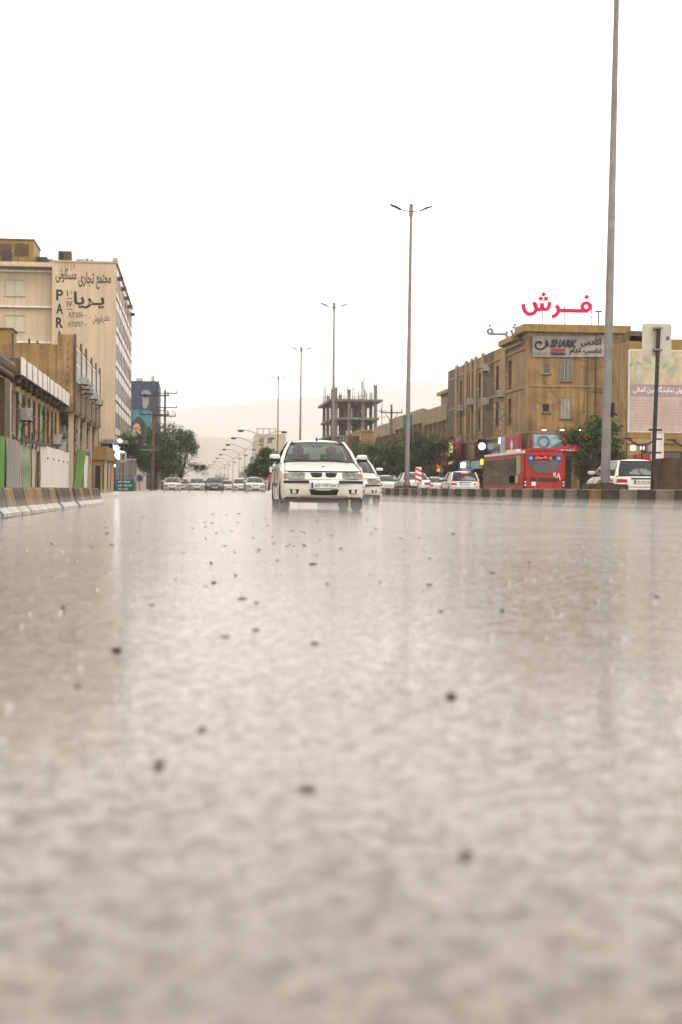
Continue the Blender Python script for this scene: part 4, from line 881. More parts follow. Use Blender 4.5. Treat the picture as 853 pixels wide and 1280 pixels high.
for x, y, z in ((26.2, 279.6, 14.1), (26.0, 284, 10.7), (35.7, 279.5, 14.2), (35.9, 279.6, 10.6), (26.1, 290, 14)):
    mb.bar((x, y, z - 3.2), (x, y, z + 2.5), .06, n=5); mb.bar((x - .9, y, z), (x + .9, y, z + .1), .05, n=5); mb.bar((x - .9, y, z + 1.2), (x + .9, y, z + 1.2), .05, n=5)
mb.build('scaffold', M['rebar'], t)
for z in (7.2, 10.75): mb = MB(); mb.add([(30.2, 282, z), (32.6, 282, z + 3.3), (32.6, 283.2, z + 3.3), (30.2, 283.2, z), (30.2, 282, z - .2), (32.6, 282, z + 3.1), (32.6, 283.2, z + 3.1), (30.2, 283.2, z - .2)], [(0, 1, 2, 3), (4, 5, 6, 7), (0, 1, 5, 4), (3, 2, 6, 7)]); mb.build('stair_flight', M['concrete'], t)

# yellow building on the near side of the side street
t = thing('yellow_building', 'ochre rendered building behind the pale poster billboard', 'building', (36, 96, 0))
mb = MB(); facade(mb, 'x', 93.6, -1, 28, 60, 0, 10.2, [(29, 33, .13, 3.1), (34.5, 40, .13, 3.1)], .3); facade(mb, 'y', 28, -1, 93.6, 97.2, 0, 10.2); mb.box(28.02, 60, 93.62, 97.2, 10.0, 10.15); facade(mb, 'x', 97.2, 1, 28, 60, 0, 10.2); mb.build('wall', M['ochre'], t)
part(t, 'parapet', M['ochre'], (30.6, 60, 93.4, 93.6 - .002, 9.6, 10.35)); part(t, 'side_pier', M['tan'], (27.92, 27.998, 93.7, 97.1, 0, 10.1)); part(t, 'string_course', M['tan_light'], (27.9, 60, 93.45, 93.598, 3.6, 3.85))
for a, b in ((29, 33), (34.5, 40)): window(t, 'x', 93.6, -1, a, b, .13, 3.1, M['darksteel'], M['winglass'], 2, (.8,), name='shop_front')
part(t, 'red_fascia', M['redsheet'], (28.4, 30.6, 93.2, 93.4, 2.3, 2.85)); part(t, 'white_light', M['shop_w'], (28.1, 28.4, 93.1, 93.2, 3.15, 3.4), (28.75, 28.95, 93.1, 93.2, 3.2, 3.42)); part(t, 'grey_box', M['grey'], (29.3, 29.9, 93.3, 93.59, 3.0, 3.7))
for x, w, h in ((28.2, 1.9, .55), (28.5, 1.2, .85)): part(t, 'evaporative_cooler', M['stone'], (x, x + w, 95.2, 96.2, 10.2, 10.2 + h), bevel=.04)

# pale block far down the street, plain blocks beyond
t = thing('far_block', 'pale concrete block with rooftop frame far down the right side', 'building', (24, 480, 0))
hs = [(x, x + 1.5, z, z + 1.6) for z in (5, 8.4, 11.8, 15.2) for x in (21.4, 24.0)]
mb = MB(); facade(mb, 'x', 480, -1, 20.3, 30, 0, 18.2, hs, .2); facade(mb, 'y', 20.3, -1, 480, 500, 0, 18.2); mb.box(20.4, 30, 480.1, 500, 17.9, 18.1); mb.build('wall', M['cream2'], t)
for h in hs: window(t, 'x', 480, -1, *h, M['alum'], M['winglass'], 1)
mb = MB()
for x in (20.6, 22.5, 24.5, 26.5): mb.box(x, x + .25, 480.2, 480.45, 18.2, 20)
mb.box(20.5, 27, 480.2, 480.4, 19.8, 20.0); mb.build('roof_frame', M['redsheet'], t)
for k, (x, y, w, d_, h, m_, lab) in enumerate(((24, 400, 16, 40, 9.5, 'tan_light', 'low buff block beyond the unfinished frame'), (24, 330, 14, 60, 7.5, 'cream2', 'low pale block just past the unfinished frame'), (23, 540, 20, 60, 13, 'concrete', 'faint grey block far down the right side'), (-22, 230, 13, 60, 9, 'cream2', 'low pale block hidden behind the left trees'), (-22, 400, 14, 80, 12, 'tan_light', 'faint buff block beyond the mural wall'))):
    t = thing('town_block', lab, 'building', (x + w / 2, y, 0))
    n = int(w // 3.4); hs = [(x + .8 + i_ * 3.3, x + 2.3 + i_ * 3.3, z, z + 1.5) for i_ in range(n) for z in [3.8 + 3.3 * q for q in range(int((h - 4.5) // 3.3) + 1)]]
    mb = MB(); facade(mb, 'x', y, -1, x, x + w, 0, h, hs, .2); facade(mb, 'y', x if x > 0 else x + w, -1 if x > 0 else 1, y, y + d_, 0, h); mb.box(x + .05, x + w - .05, y + .05, y + d_, h - .4, h - .2); mb.build('wall', M[m_], t)
    for q in hs: window(t, 'x', y, -1, *q, M['alum'], M['winglass'], 1)

# ------------------------------------------------------------------ right side: signs and street furniture
t = thing('poster_billboard', 'pale pink poster billboard on a white post before the ochre building', 'billboard', (23.6, 75, .13))
px0, px1, pz0, pz1, py = 22.55, 26.0, 3.62, 7.78, 75.0
part(t, 'frame', M['white'], (px0 - .06, px1 + .06, py, py + .22, pz0 - .08, pz1 + .06), bevel=.01)
vpm = mat('poster_paper', (.50, .385, .335), .5, .1, 1.0, .1)
part(t, 'poster', vpm, (px0, px1, py - .02, py - .002, pz0, pz1))
art = mat('pastel_print', (.50, .42, .27), .5, .3, 1.4, dirt=((.36, .40, .33), 1.6, .55)); art2 = mat('mauve_print', (.36, .25, .27), .5, .2, 1.2)
o = part(t, 'picture_print', art, (px0 + .02, px1 - .02, py - .035, py - .022, 6.03, 7.73))
for k in range(16):
    x = rnd.uniform(px0 + .15, px1 - .15); z = rnd.uniform(6.2, 7.55); a = rnd.uniform(0, 3.1); m_ = [M['palegreen'], mat('rose_print', (.5, .33, .27), .5, .2, 2), mat('sky_print', (.36, .42, .38), .5, .2, 2), mat('peach_print', (.56, .44, .28), .5, .2, 2)][k % 4]
    MB().path([(x + .35 * (s - 1) * math.cos(a), py - .036, z + .3 * (s - 1) * math.sin(a) + .1 * math.sin(2 * s)) for s in (0, .5, 1, 1.5, 2)], [.02, .1, .13, .09, .02], 5).build('petal_print', m_, o)
for k_, v in enumerate(o.children):
    for vv in v.data.vertices: vv.co.y = (py - .036 + (vv.co.y + ORG[o].y - py + .036) * .08) - ORG[o].y
part(t, 'title_band', art2, (px0 + .02, px1 - .02, py - .036, py - .022, 5.43, 6.025))
lettering(t, 'فراخوان نمایشگاه بین المللی', M['plate'], 'x', py - .037, -1, 24.25, 5.74, 3.1, .38, .01, bold=.02)
mb = MB()
for r_ in range(9):
    x = px1 - .35 - (.7 if r_ < 3 else 0)
    while x > px0 + .25:
        w = rnd.uniform(.1, .3); mb.box(x - w, x, py - .03, py - .021, 5.2 - r_ * .15 - .03, 5.2 - r_ * .15 + .02); x -= w + .06
mb.build('small_print', mat('faint_ink', (.42, .30, .27), .5, .1, 2), t)['kind'] = 'stuff'
MB().lathe([(.2, -.004), (.25, -.004), (.25, .004), (.2, .004)], 'y', 12, (px1 - .55, py - .026, 5.05)).build('seal_print', MATS['faint_ink'], t)
for x in (23.1, 23.9, 24.8, 25.6): MB().lathe([(.001, -.004), (.09, -.004), (.09, .004), (.001, .004)], 'y', 10, (x, py - .026, 3.82)).build('logo_print', MATS['faint_ink'], t)
part(t, 'post', M['white'], (23.75, 24.4, py + .03, py + .2, .13, pz0 - .085), bevel=.03)
t = thing('road_sign', 'back of a beige road sign clamped to a dark post by the rusty sheet', 'sign', (13.3, 41.6, .14))
bx = 13.25
o = part(t, 'sign_panel', M['signback'], (bx - .43, bx + .43, 41.5, 41.53, 4.35, 5.28), bevel=.03); part(o, 'sticker', M['bluetag'], (bx + .28, bx + .36, 41.485, 41.497, 4.82, 4.92))
MB().path([(bx - .12, 41.4, .14), (bx + .02, 41.4, 5.18)], [.065, .06], 10).build('post', M['darksteel'], t, True)
for z in (4.5, 5.12): part(t, 'clamp', M['steel'], (bx - .12, bx + .12, 41.32, 41.49, z, z + .05))
for z in (1.55, 2.2): part(t, 'clamp', M['darksteel'], (bx - .22, bx + .12, 41.31, 41.48, z, z + .05))
t = thing('rusty_sheet', 'tall rusty metal sheet box standing on the median near the road sign', 'metal box', (14, 40.3, .14))
mb = MB(); rows = []
for j in range(5): rows.append([(13.02 + 2.6 * k / 16 - .03 * j / 4, 40.2 + (.03 if k % 2 else 0), .14 + (1.24 + .02 * math.sin(k)) * j / 4 ) for k in range(17)])
mb.grid(rows); mb.grid([[(p[0], p[1] + .7, p[2]) for p in r_] for r_ in rows]); mb.add([rows[4][0], rows[4][-1], (rows[4][-1][0], 40.95, 1.38), (rows[4][0][0], 40.95, 1.38)], [(0, 1, 2, 3)]); mb.add([rows[0][0], rows[4][0], (rows[4][0][0], 40.92, 1.38), (rows[0][0][0], 40.92, .14)], [(0, 1, 2, 3)])
mb.build('sheet', M['rust'], t); part(t, 'weld_strip', M['darksteel'], (13.68, 13.72, 40.15, 40.195, .15, 1.36))
t = thing('hazard_marker', 'red and white striped hazard marker at the foot of a lamp post', 'marker', (8.9, 58.9, .14))
hx = 9.05; o = part(t, 'panel', M['hazwhite'], (hx - .12, hx + .12, 59, 59.02, .74, 1.36), bevel=.005)
mb = MB()
for k in range(3): z = .80 + k * .2; mb.prism([(hx - .119, z + .06), (hx - .119, z + .15), (hx + .119, z + .05), (hx + .119, z - .04)], 'y', 58.99, 58.997)
mb.build('red_bar', M['hazred'], o); part(t, 'frame', M['hazred'], (hx - .135, hx + .135, 59.021, 59.03, .72, 1.38)); MB().bar((hx, 59.06, .14), (hx, 59.06, 1.2), .03, n=6).build('post', M['steel'], t)
def park_lamp(x, y, label):
    t = thing('park_lamp', label, 'lamp', (x, y, .13), 'dark forked lamps on the right pavement')
    MB().bar((x, y, .13), (x, y, 2.85), .07, .05, 8).build('post', M['darksteel'], t, True)
    for s in (-1, 1):
        o = MB().path([(x, y, 2.75), (x + s * .25, y, 2.82), (x + s * .7, y, 3.05)], [.06, .05, .04], 6).build('arm', M['darksteel'], t, True); part(o, 'lamp_head', M['darksteel'], (x + s * .75 - .25, x + s * .75 + .25, y - .1, y + .1, 3.05, 3.13), bevel=.02)
park_lamp(22.3, 72, 'dark forked lamp above the white hatchback left of the billboard post'); park_lamp(24.9, 73, 'dark forked lamp right of the billboard post')
power_pole(21.9, 163, 9.9, 'wooden power pole with a wide cross arm above the right trees', [(9.0, 1.25, 0)], .18, 0, 'power pole on the right pavement')
for o in [o for o in COL.objects if o.get('label', '').startswith('wooden power pole with a wide')]:
    mb = MB(); mb.bar((21.9, 162.9, 7.9), (21.2, 162.9, 8.9), .04, n=5); mb.bar((21.9, 162.9, 7.9), (22.6, 162.9, 8.9), .04, n=5); mb.build('brace', M['darksteel'], o); part(o, 'switch_box', M['tealsign'], (23.2, 24.2, 162.8, 163.2, 7.3, 8.7))
t = thing('road_works_sign', 'red sign below a white sign on a leaning post far behind the white sedan', 'sign', (6.3, 118, 0))
MB().bar((6.4, 118, 0), (6.25, 118, 2.6), .05, n=6).build('post', M['darksteel'], t); part(t, 'red_panel', M['hazred'], (6.0, 6.45, 117.9, 117.95, 1.0, 1.6)); part(t, 'white_panel', M['hazwhite'], (6.1, 6.5, 117.9, 117.95, 1.75, 2.2))

# ------------------------------------------------------------------ vehicles
def lerp_tab(tab, y):
    if y <= tab[0][0]: return tab[0][1:]
    for a, b in zip(tab, tab[1:]):
        if a[0] <= y <= b[0]:
            f = (y - a[0]) / (b[0] - a[0]); return tuple(p + (q - p) * f for p, q in zip(a[1:], b[1:]))
    return tab[-1][1:]
SEDAN = dict(W=.86, wy=(-1.40, 1.28), wr=.305,
    tab=[(-2.25, .60, .42, .54, 0), (-2.235, .70, .32, .585, .005), (-2.20, .775, .265, .62, .01), (-2.14, .81, .245, .69, .015), (-2.07, .83, .235, .765, .02), (-1.98, .84, .225, .80, .028), (-1.8, .848, .21, .83, .036), (-1.5, .855, .20, .87, .042), (-1.05, .86, .20, .945, .045),
         (-.5, .86, .20, .955, 0), (.6, .86, .20, .965, 0), (1.3, .86, .21, .975, 0), (1.5, .855, .22, .985, .03), (1.95, .84, .24, .98, .03), (2.10, .82, .26, .955, .025), (2.17, .79, .28, .86, .02), (2.21, .74, .30, .62, .01), (2.23, .66, .36, .56, 0)],
    ws=((-1.10, .96, .735), (-.40, 1.385, .555)), rw=((1.50, .99, .70), (.80, 1.39, .565)), roof=1.455, belt=(.955, .815), bp=.20, cp=1.12)
HATCH = dict(W=.80, wy=(-1.20, 1.15), wr=.28,
    tab=[(-1.95, .55, .38, .52, 0), (-1.93, .68, .28, .58, .005), (-1.87, .75, .24, .66, .01), (-1.8, .775, .22, .74, .02), (-1.6, .79, .20, .80, .03), (-1.2, .80, .19, .86, .035), (-.9, .80, .19, .92, .04), (-.3, .80, .19, .93, 0), (.8, .80, .19, .945, 0), (1.5, .80, .20, .95, 0), (1.68, .79, .22, .94, .015), (1.74, .775, .25, .90, .015), (1.79, .75, .27, .78, .01), (1.82, .71, .29, .58, .005), (1.83, .64, .34, .52, 0)],
    ws=((-.95, .935, .70), (-.30, 1.38, .56)), rw=((1.72, .945, .68), (1.42, 1.40, .575)), roof=1.47, belt=(.935, .765), bp=.22, cp=1.45)
SUV = dict(HATCH); 
def make_car(name, spec, paint, label, group, style='samand'):
    t = thing(name, label, 'car', (0, 0, 0), group)
    W, tab = spec['W'], spec['tab']; y0, y1 = tab[0][0], tab[-1][0]
    ysts = sorted({round(r_[0], 3) for r_ in tab} | {round(w + d_, 3) for w in spec['wy'] for d_ in (-.40, -.37, -.34, -.28, -.2, -.1, 0, .1, .2, .28, .34, .37, .40)} | {-.2, .2, .9})
    ysts = [y for y in ysts if y0 <= y <= y1]
    rows = []
    for y in ysts:
        hw, zb, zt, cr = lerp_tab(tab, y)
        a = 0
        for w in spec['wy']:
            if abs(y - w) < .375: a = max(a, spec['wr'] + math.sqrt(.375 ** 2 - (y - w) ** 2) * .97)
        bt = max(zb + .01, min(a, zt - .08)); half = [(0, zb), (hw * .66, zb), (hw * .66, bt), (hw * .965, bt), (hw * .992, bt + (zt - bt) * .2), (hw, bt + (zt - bt) * .48), (hw * .995, bt + (zt - bt) * .7), (hw * .975, bt + (zt - bt) * .9), (hw * .93, zt), (hw * .78, zt + cr * .45), (hw * .4, zt + cr * .88), (0, zt + cr)]
        L_ = y1 - y0; kf = max(0, 1 - (y - y0) / .75); kr = max(0, 1 - (y1 - y) / .6)
        ring = [(x, y + (.17 * kf - .12 * kr) * (x / W) ** 2, z) for x, z in half] + [(-x, y + (.17 * kf - .12 * kr) * (x / W) ** 2, z) for x, z in half[-2:0:-1]]
        rows.append(ring)
    mb = MB(); mb.grid(rows, True); n = len(rows[0]); mb.add(rows[0], [tuple(range(n))]); mb.add(rows[-1], [tuple(reversed(range(n)))])
    me = mb.mesh('body', paint, 38); bv = BVHTree.FromPolygons([v.co[:] for v in me.vertices], [p.vertices[:] for p in me.polygons])
    body = put('body', me, t); ORG[body] = Vector((0, 0, 0))
    def hit(mode, u, v):
        o, d_ = {'f': ((u, -5, v), (0, 1, 0)), 'r': ((u, 5, v), (0, -1, 0)), 'R': ((4, u, v), (-1, 0, 0)), 'L': ((-4, u, v), (1, 0, 0)), 't': ((u, v, 3), (0, 0, -1))}[mode]
        h = bv.ray_cast(Vector(o), Vector(d_)); 
        return (h[0], h[1]) if h[0] is not None else (Vector(o) + Vector(d_) * (5 - y1 if mode == 'r' else 5 + y0 if mode == 'f' else 4 - W), -Vector(d_))
    def res(pl, k, n_): 
        f = k / n_ * (len(pl) - 1); i_ = min(int(f), len(pl) - 2); f -= i_; return (pl[i_][0] + (pl[i_ + 1][0] - pl[i_][0]) * f, pl[i_][1] + (pl[i_ + 1][1] - pl[i_][1]) * f)
    OUT = {'f': Vector((0, -1, 0)), 'r': Vector((0, 1, 0)), 'R': Vector((1, 0, 0)), 'L': Vector((-1, 0, 0)), 't': Vector((0, 0, 1))}
    def patch(pname, mode, top, bot, m, off=.012, nn=8, mm=3, parent=None, flip=False):
        mb = MB(); rows_ = []; back = []
        for j in range(mm + 1):
            r_ = []; b_ = []
            for k in range(nn + 1):
                a_, c_ = res(top, k, nn), res(bot, k, nn); f = j / mm; u, v = a_[0] + (c_[0] - a_[0]) * f, a_[1] + (c_[1] - a_[1]) * f
                if flip: u = -u
                h, nrm = hit(mode, u, v); edge = j in (0, mm) or k in (0, nn)
                r_.append(h + OUT[mode] * off); b_.append(h - OUT[mode] * .02)
            rows_.append(r_); back.append(b_)
        mb.grid(rows_)
        for A_, B_ in ((rows_[0], back[0]), (rows_[-1], back[-1]), ([r_[0] for r_ in rows_], [r_[0] for r_ in back]), ([r_[-1] for r_ in rows_], [r_[-1] for r_ in back])): mb.grid([A_, B_])
        return mb.build(pname, m, parent or t, 50)
    def seam(pname, mode, pl, r_=.007, m=None):
        P = []
        for k in range(13): u, v = res(pl, k, 12); h, _ = hit(mode, u, v); P.append(h + OUT[mode] * .001)
        return MB().path(P, r_, 5).build(pname, m or M['black'], t)
    # greenhouse
    (wy, wz, ww), (wy2, wz2, ww2) = spec['ws']; (ry, rz, rw_), (ry2, rz2, rw2) = spec['rw']; bz, bx_ = spec['belt']; rf = spec['roof']
    ex = ww2 + .025; ez = (wz2 + rz2) / 2
    mb = MB(); rows = []
    for j in range(9):
        f = j / 8; y = wy2 - .02 + (ry2 + .02 - wy2 + .02) * f; zc = rf - .03 * abs(2 * f - 1) ** 3 - .055 * (abs(2 * f - 1) ** 6); zed = ez - .012 * abs(2 * f - 1) ** 2
        rows.append([(ex * s, y + .05 * (abs(s) ** 2) * (1 - 2 * f) , zed + (zc - zed) * (1 - abs(s) ** 2.6)) for s in [-1, -.93, -.8, -.5, -.2, 0, .2, .5, .8, .93, 1]])
    mb.grid(rows); mb.grid([[(p[0] * .97, p[1], p[2] - .035) for p in r_] for r_ in rows])
    mb.build('roof', paint, t, 50)
    def curved(bot, top, bulge_y, n_=10, m_=5):     # glass sheet between a bottom and a top edge
        rows_ = []
        for j in range(m_ + 1):
            f = j / m_; y = bot[0] + (top[0] - bot[0]) * f; z = bot[1] + (top[1] - bot[1]) * f; hw = bot[2] + (top[2] - bot[2]) * f
            rows_.append([(hw * s, y + bulge_y * s * s, z + .03 * math.sin(math.pi * f) * (1 - .5 * s * s)) for s in [-1 + 2 * k / n_ for k in range(n_ + 1)]])
        return MB().grid(rows_)
    curved((wy, wz, ww), (wy2, wz2, ww2), .10).build('windscreen', MATS['windscreen'], t, True)
    curved((ry, rz, rw_), (ry2, rz2, rw2), -.06).build('rear_window', MATS['tinted_side_glass'] if style != 'samand' else MATS['windscreen'], t, True)
    # black frit edges
    for (b_, t__, bul) in (((wy, wz, ww), (wy2, wz2, ww2), .10), ((ry, rz, rw_), (ry2, rz2, rw2), -.06)):
        mb = MB(); e = [(b_[2] * s, b_[0] + bul * s * s - .004 * (1 if bul > 0 else -1), b_[1] + .012) for s in [-1 + k / 5 for k in range(11)]]; mb.path(e, .018, 5)
        e = [(t__[2] * s, t__[0] + bul * s * s, t__[1]) for s in [-1 + k / 5 for k in range(11)]]; mb.path(e, .014, 5)
        for s in (-1, 1): mb.path([(s * b_[2], b_[0] + bul, b_[1]), (s * (b_[2] + t__[2]) / 2, (b_[0] + t__[0]) / 2 + bul, (b_[1] + t__[1]) / 2 + .015), (s * t__[2], t__[0] + bul, t__[1])], .014, 5)
        mb.build('window_seal', M['black'], t)
    for s in (-1, 1):
        pil = MB(); pil.path([(s * (ww + .045), wy + .10, wz - .03), (s * ((ww + ww2) / 2 + .05), (wy + wy2) / 2 + .10, (wz + wz2) / 2 + .012), (s * (ww2 + .018), wy2 + .09, wz2 + .005)], [.042, .032, .03], 8); pil.build('pillar', paint, t, True)
        pil = MB(); rb_, rt_ = Vector((s * (rw_ + .05), ry - .07, rz - .03)), Vector((s * (rw2 + .02), ry2 - .05, rz2 - .005)); pb_, pt_ = Vector((s * bx_, spec['cp'], bz - .02)), Vector((s * ex * .99, ry2 - .16, ez - .01))
        for o_ in (0, -.03 * s): pil.grid([[rb_ + Vector((o_, 0, 0)), pb_ + Vector((o_, 0, 0))], [(rb_ + rt_) / 2 + Vector((.02 * s + o_, 0, 0)), (pb_ + pt_) / 2 + Vector((.02 * s + o_, 0, 0))], [rt_ + Vector((o_, 0, 0)), pt_ + Vector((o_, 0, 0))]])
        pil.path([rb_, (rb_ + rt_) / 2 + Vector((.012 * s, 0, .01)), rt_], [.04, .035, .035], 7); pil.build('pillar', paint, t, 50)
        bp = spec['bp']; MB().path([(s * bx_, bp, bz - .02), (s * (bx_ + ex) / 2 + s * .02, bp, (bz + ez) / 2), (s * ex, bp, ez)], .035, 6).build('pillar', M['blackgloss'], t, True)
        MB().path([(s * ex, wy2 + .06, ez + .0), (s * (ex + .005), (wy2 + ry2) / 2, ez + .012), (s * ex, ry2 - .06, ez)], .018, 6).build('roof_rail', paint, t, True)
        for (a_, b_, c_, d_) in (((wy + .16), (wy2 + .12), bp - .03, bp - .03), (bp + .03, bp + .03, ry2 - .15, spec['cp'])):
            rows_ = []
            for j in range(4):
                f = j / 3; x = bx_ + (ex - bx_) * f + .02 * math.sin(math.pi * f); z = bz + (ez - bz) * f; l_, r2_ = a_ + (b_ - a_) * f, d_ + (c_ - d_) * f
                rows_.append([(s * x, l_ + (r2_ - l_) * k / 4, z) for k in range(5)])
            MB().grid(rows_).build('side_window', MATS['tinted_side_glass'], t, True)
        mb = MB(); mb.path([(s * (W - .05), wy + .22, bz + .03), (s * (W + .04), wy + .21, bz + .07)], .03, 6); mb.build('mirror_arm', M['blackgloss'], t)
        mb = MB(); rr = [(.0, .105, .05), (.03, .112, .062), (.07, .112, .062), (.11, .10, .052), (.13, .07, .035)]; sq = lambda v: math.copysign(abs(v) ** .55, v)
        rows_ = [[(s * (W + .055) + w_ * sq(math.cos(q)), wy + .30 - d_, bz + .115 + h_ * sq(math.sin(q))) for q in [2 * math.pi * k / 12 for k in range(12)]] for d_, w_, h_ in rr]
        mb.grid(rows_, True); mb.add(rows_[0], [tuple(range(12))]); mb.add(rows_[-1], [tuple(reversed(range(12)))]); o = mb.build('mirror', paint, t, 50)
        mb = MB(); mb.box(s * (W + .055) - .11, s * (W + .055) + .11, wy + .17, wy + .29, bz + .03, bz + .062); mb.build('mirror_base', M['blackgloss'], o); part(o, 'mirror_lip', M['blackgloss'], (s * (W + .055) - .105, s * (W + .055) + .105, wy + .162, wy + .169, bz + .055, bz + .085))
        for (d0, d1) in ((wy + .2, bp), (bp + .02, spec['cp'])):
            md = 'R' if s > 0 else 'L'
            seam('door_seam', md, [(d0, bz - .05), (d0 + .02, .6), (d0 + .04, .3)])
            mb = MB(); h, _ = hit(md, d1 - .15, bz - .13); mb.box(h.x - .015, h.x + .02 * s + .0001, d1 - .24, d1 - .07, bz - .15, bz - .115) if s > 0 else mb.box(h.x - .02, h.x + .015, d1 - .24, d1 - .07, bz - .15, bz - .115); mb.build('door_handle', M['blackgloss'], t, bevel=.006)
        patch('side_moulding', 'R' if s > 0 else 'L', [(spec['wy'][0] + .45, .55), (spec['wy'][1] - .45, .55)], [(spec['wy'][0] + .45, .49), (spec['wy'][1] - .45, .49)], M['blackgloss'], .012, 8, 1)
    # wheels
    for yw in spec['wy']:
        for s in (-1, 1):
            r_ = spec['wr']; xc = s * (W - .115)
            mb = MB(); mb.lathe([(r_ * .62, -.09), (r_ * .9, -.1), (r_ * .985, -.075), (r_, -.03), (r_, .03), (r_ * .985, .075), (r_ * .9, .1), (r_ * .62, .09)], 'x', 24, (xc, yw, r_)); o = mb.build('wheel', M['black'], t, 40)
            mb = MB(); mb.lathe([(.001, s * .05), (.05, s * .06), (r_ * .3, s * .045), (r_ * .55, s * .07), (r_ * .63, s * .085), (r_ * .63, -s * .08)], 'x', 24, (xc, yw, r_)); ri = mb.build('rim', M['steel'], o, 30)
            mb = MB()
            for q in range(5): a = 2 * math.pi * q / 5; mb.path([(xc + s * .055, yw + r_ * .42 * math.cos(a), r_ + r_ * .42 * math.sin(a)), (xc + s * .075, yw + r_ * .42 * math.cos(a), r_ + r_ * .42 * math.sin(a))], .035, 6)
            mb.build('rim_hole', M['black'], o)
    part(t, 'underbody', M['dark'], (-W * .62, W * .62, y0 + .35, y1 - .3, .16, .235)); part(t, 'cabin_floor', M['dark'], (-bx_ + .02, bx_ - .02, wy + .25, spec['cp'] - .02, bz + .008, bz + .014))
    mb = MB(); mb.prism([(wy + .14, bz - .02), (wy + .2, bz + .05), (wy + .5, bz + .06), (wy + .55, bz - .02)], 'x', -bx_ + .08, bx_ - .08); mb.build('dashboard', M['dark'], t, bevel=.015)
    sy = -.02 if spec is SEDAN else 0.05
    for s in (-1, 1):
        mb = MB(); mb.prism([(sy, bz - .05), (sy + .12, 1.16), (sy + .22, 1.15), (sy + .15, bz - .05)], 'x', s * .36 - .23, s * .36 + .23); mb.box(s * .36 - .12, s * .36 + .12, sy + .13, sy + .22, 1.16, 1.30); mb.build('seat', M['dark'], t, bevel=.02)
    mb = MB(); mb.box(-.6, .6, spec['cp'] - .45, spec['cp'] - .3, bz - .03, 1.06); mb.build('rear_seat', M['dark'], t, bevel=.03)
    mb = MB(); mb.lathe([(.165, 0), (.18, .012), (.195, 0), (.18, -.012), (.165, 0)], 'y', 18, (.36, wy + .62, bz + .06)); mb.build('steering_wheel', M['black'], t)
    mb = MB(); mb.box(-.11, .11, wy2 + .0, wy2 + .05, wz2 - .1, wz2 - .035); mb.build('rear_view_mirror', M['black'], t, bevel=.01)
    # ---------------- front
    k = W / .86; hf = spec is SEDAN
    zl = 0 if hf else -.02
    for f in (False, True):
        fx = lambda pl: [(x * k, z + zl) for x, z in pl]
        o = patch('headlight', 'f', fx([(.37, .745), (.5, .757), (.65, .757), (.745, .735)]), fx([(.385, .645), (.5, .63), (.65, .625), (.755, .64)]), M['reflector'], .004, 10, 3, flip=f)
        patch('lens', 'f', fx([(.37, .747), (.5, .759), (.68, .757), (.765, .73)]), fx([(.385, .643), (.5, .628), (.65, .623), (.76, .64)]), MATS['lens'], .022, 10, 3, parent=o, flip=f)
        for cx_ in (.455, .575):
            h, _ = hit('f', (-cx_ if f else cx_) * k, .69 + zl); MB().lathe([(.001, .0), (.03, -.004), (.047, -.014), (.052, -.014), (.05, .01)], 'y', 14, (h.x, h.y - .006, h.z)).build('bulb_bowl', M['lampglass'], o, 30); MB().lathe([(.046, -.016), (.056, -.016), (.056, .0), (.046, .0)], 'y', 14, (h.x, h.y - .004, h.z)).build('bulb_ring', M['darksteel'], o, 30)
        patch('indicator', 'f', fx([(.755, .74), (.81, .715)]), fx([(.76, .645), (.81, .655)]), M['amber'], .016, 4, 3, flip=f)
        patch('grille', 'f', fx([(.03, .745), (.16, .75), (.275, .745)]), fx([(.05, .665), (.15, .655), (.235, .665)]), M['black'], .006, 8, 3, flip=f)
        for q in range(7):
            x = .06 + .028 * q; h1, _ = hit('f', (-x if f else x) * k, .74 + zl); h2, _ = hit('f', (-x if f else x) * k, .67 + zl); MB().path([h1 + Vector((0, -.012, 0)), h2 + Vector((0, -.012, 0))], .006, 5).build('grille_slat', M['darksteel'], t)
        patch('bumper_strip', 'f', fx([(.30, .598), (.55, .598), (.80, .592)]), fx([(.30, .545), (.55, .545), (.80, .54)]), M['blackgloss'], .016, 8, 2, flip=f)
        patch('fog_recess', 'f', fx([(.50, .42), (.68, .425)]), fx([(.52, .335), (.66, .34)]), M['black'], .004, 4, 3, flip=f)
        h, _ = hit('f', (-.59 if f else .59) * k, .378); MB().lathe([(.001, -.012), (.03, -.014), (.045, -.008), (.05, .01)], 'y', 14, (h.x, h.y - .004, h.z)).build('fog_light', M['lampglass'], t, 30)
    patch('lower_grille', 'f', [(-.30, .425), (0, .43), (.30, .425)], [(-.26, .315), (0, .31), (.26, .315)], M['black'], .006, 10, 3)
    for z in (.345, .375, .40): seam('grille_bar', 'f', [(-.27, z), (.27, z)], .006, M['darksteel'])
    seam('bumper_seam', 'f', [(-.8, .615), (-.4, .61), (.4, .61), (.8, .615)], .007)
    seam('hood_seam', 'f', [(-.78, .772), (-.3, .768), (.3, .768), (.78, .772)], .017)
    for s in (-1, 1): seam('hood_seam', 't', [(s * .77, y0 + .2), (s * .755, y0 + .55), (s * .72, wy - .02)], .010)
    h, _ = hit('f', 0, .70); MB().lathe([(.001, -.016), (.03, -.014), (.04, -.004), (.04, .01)], 'y', 16, (0, h.y - .002, .70)).build('emblem', M['chrome'], t, 30)
    if style == 'samand':
        h, _ = hit('t', .0, y0 + .42); mb = MB(); mb.path([(h.x, h.y, h.z + .006), (h.x + .035, h.y + .04, h.z + .012), (h.x + .005, h.y + .09, h.z + .018)], .011, 5); mb.build('hood_badge', M['black'], t)
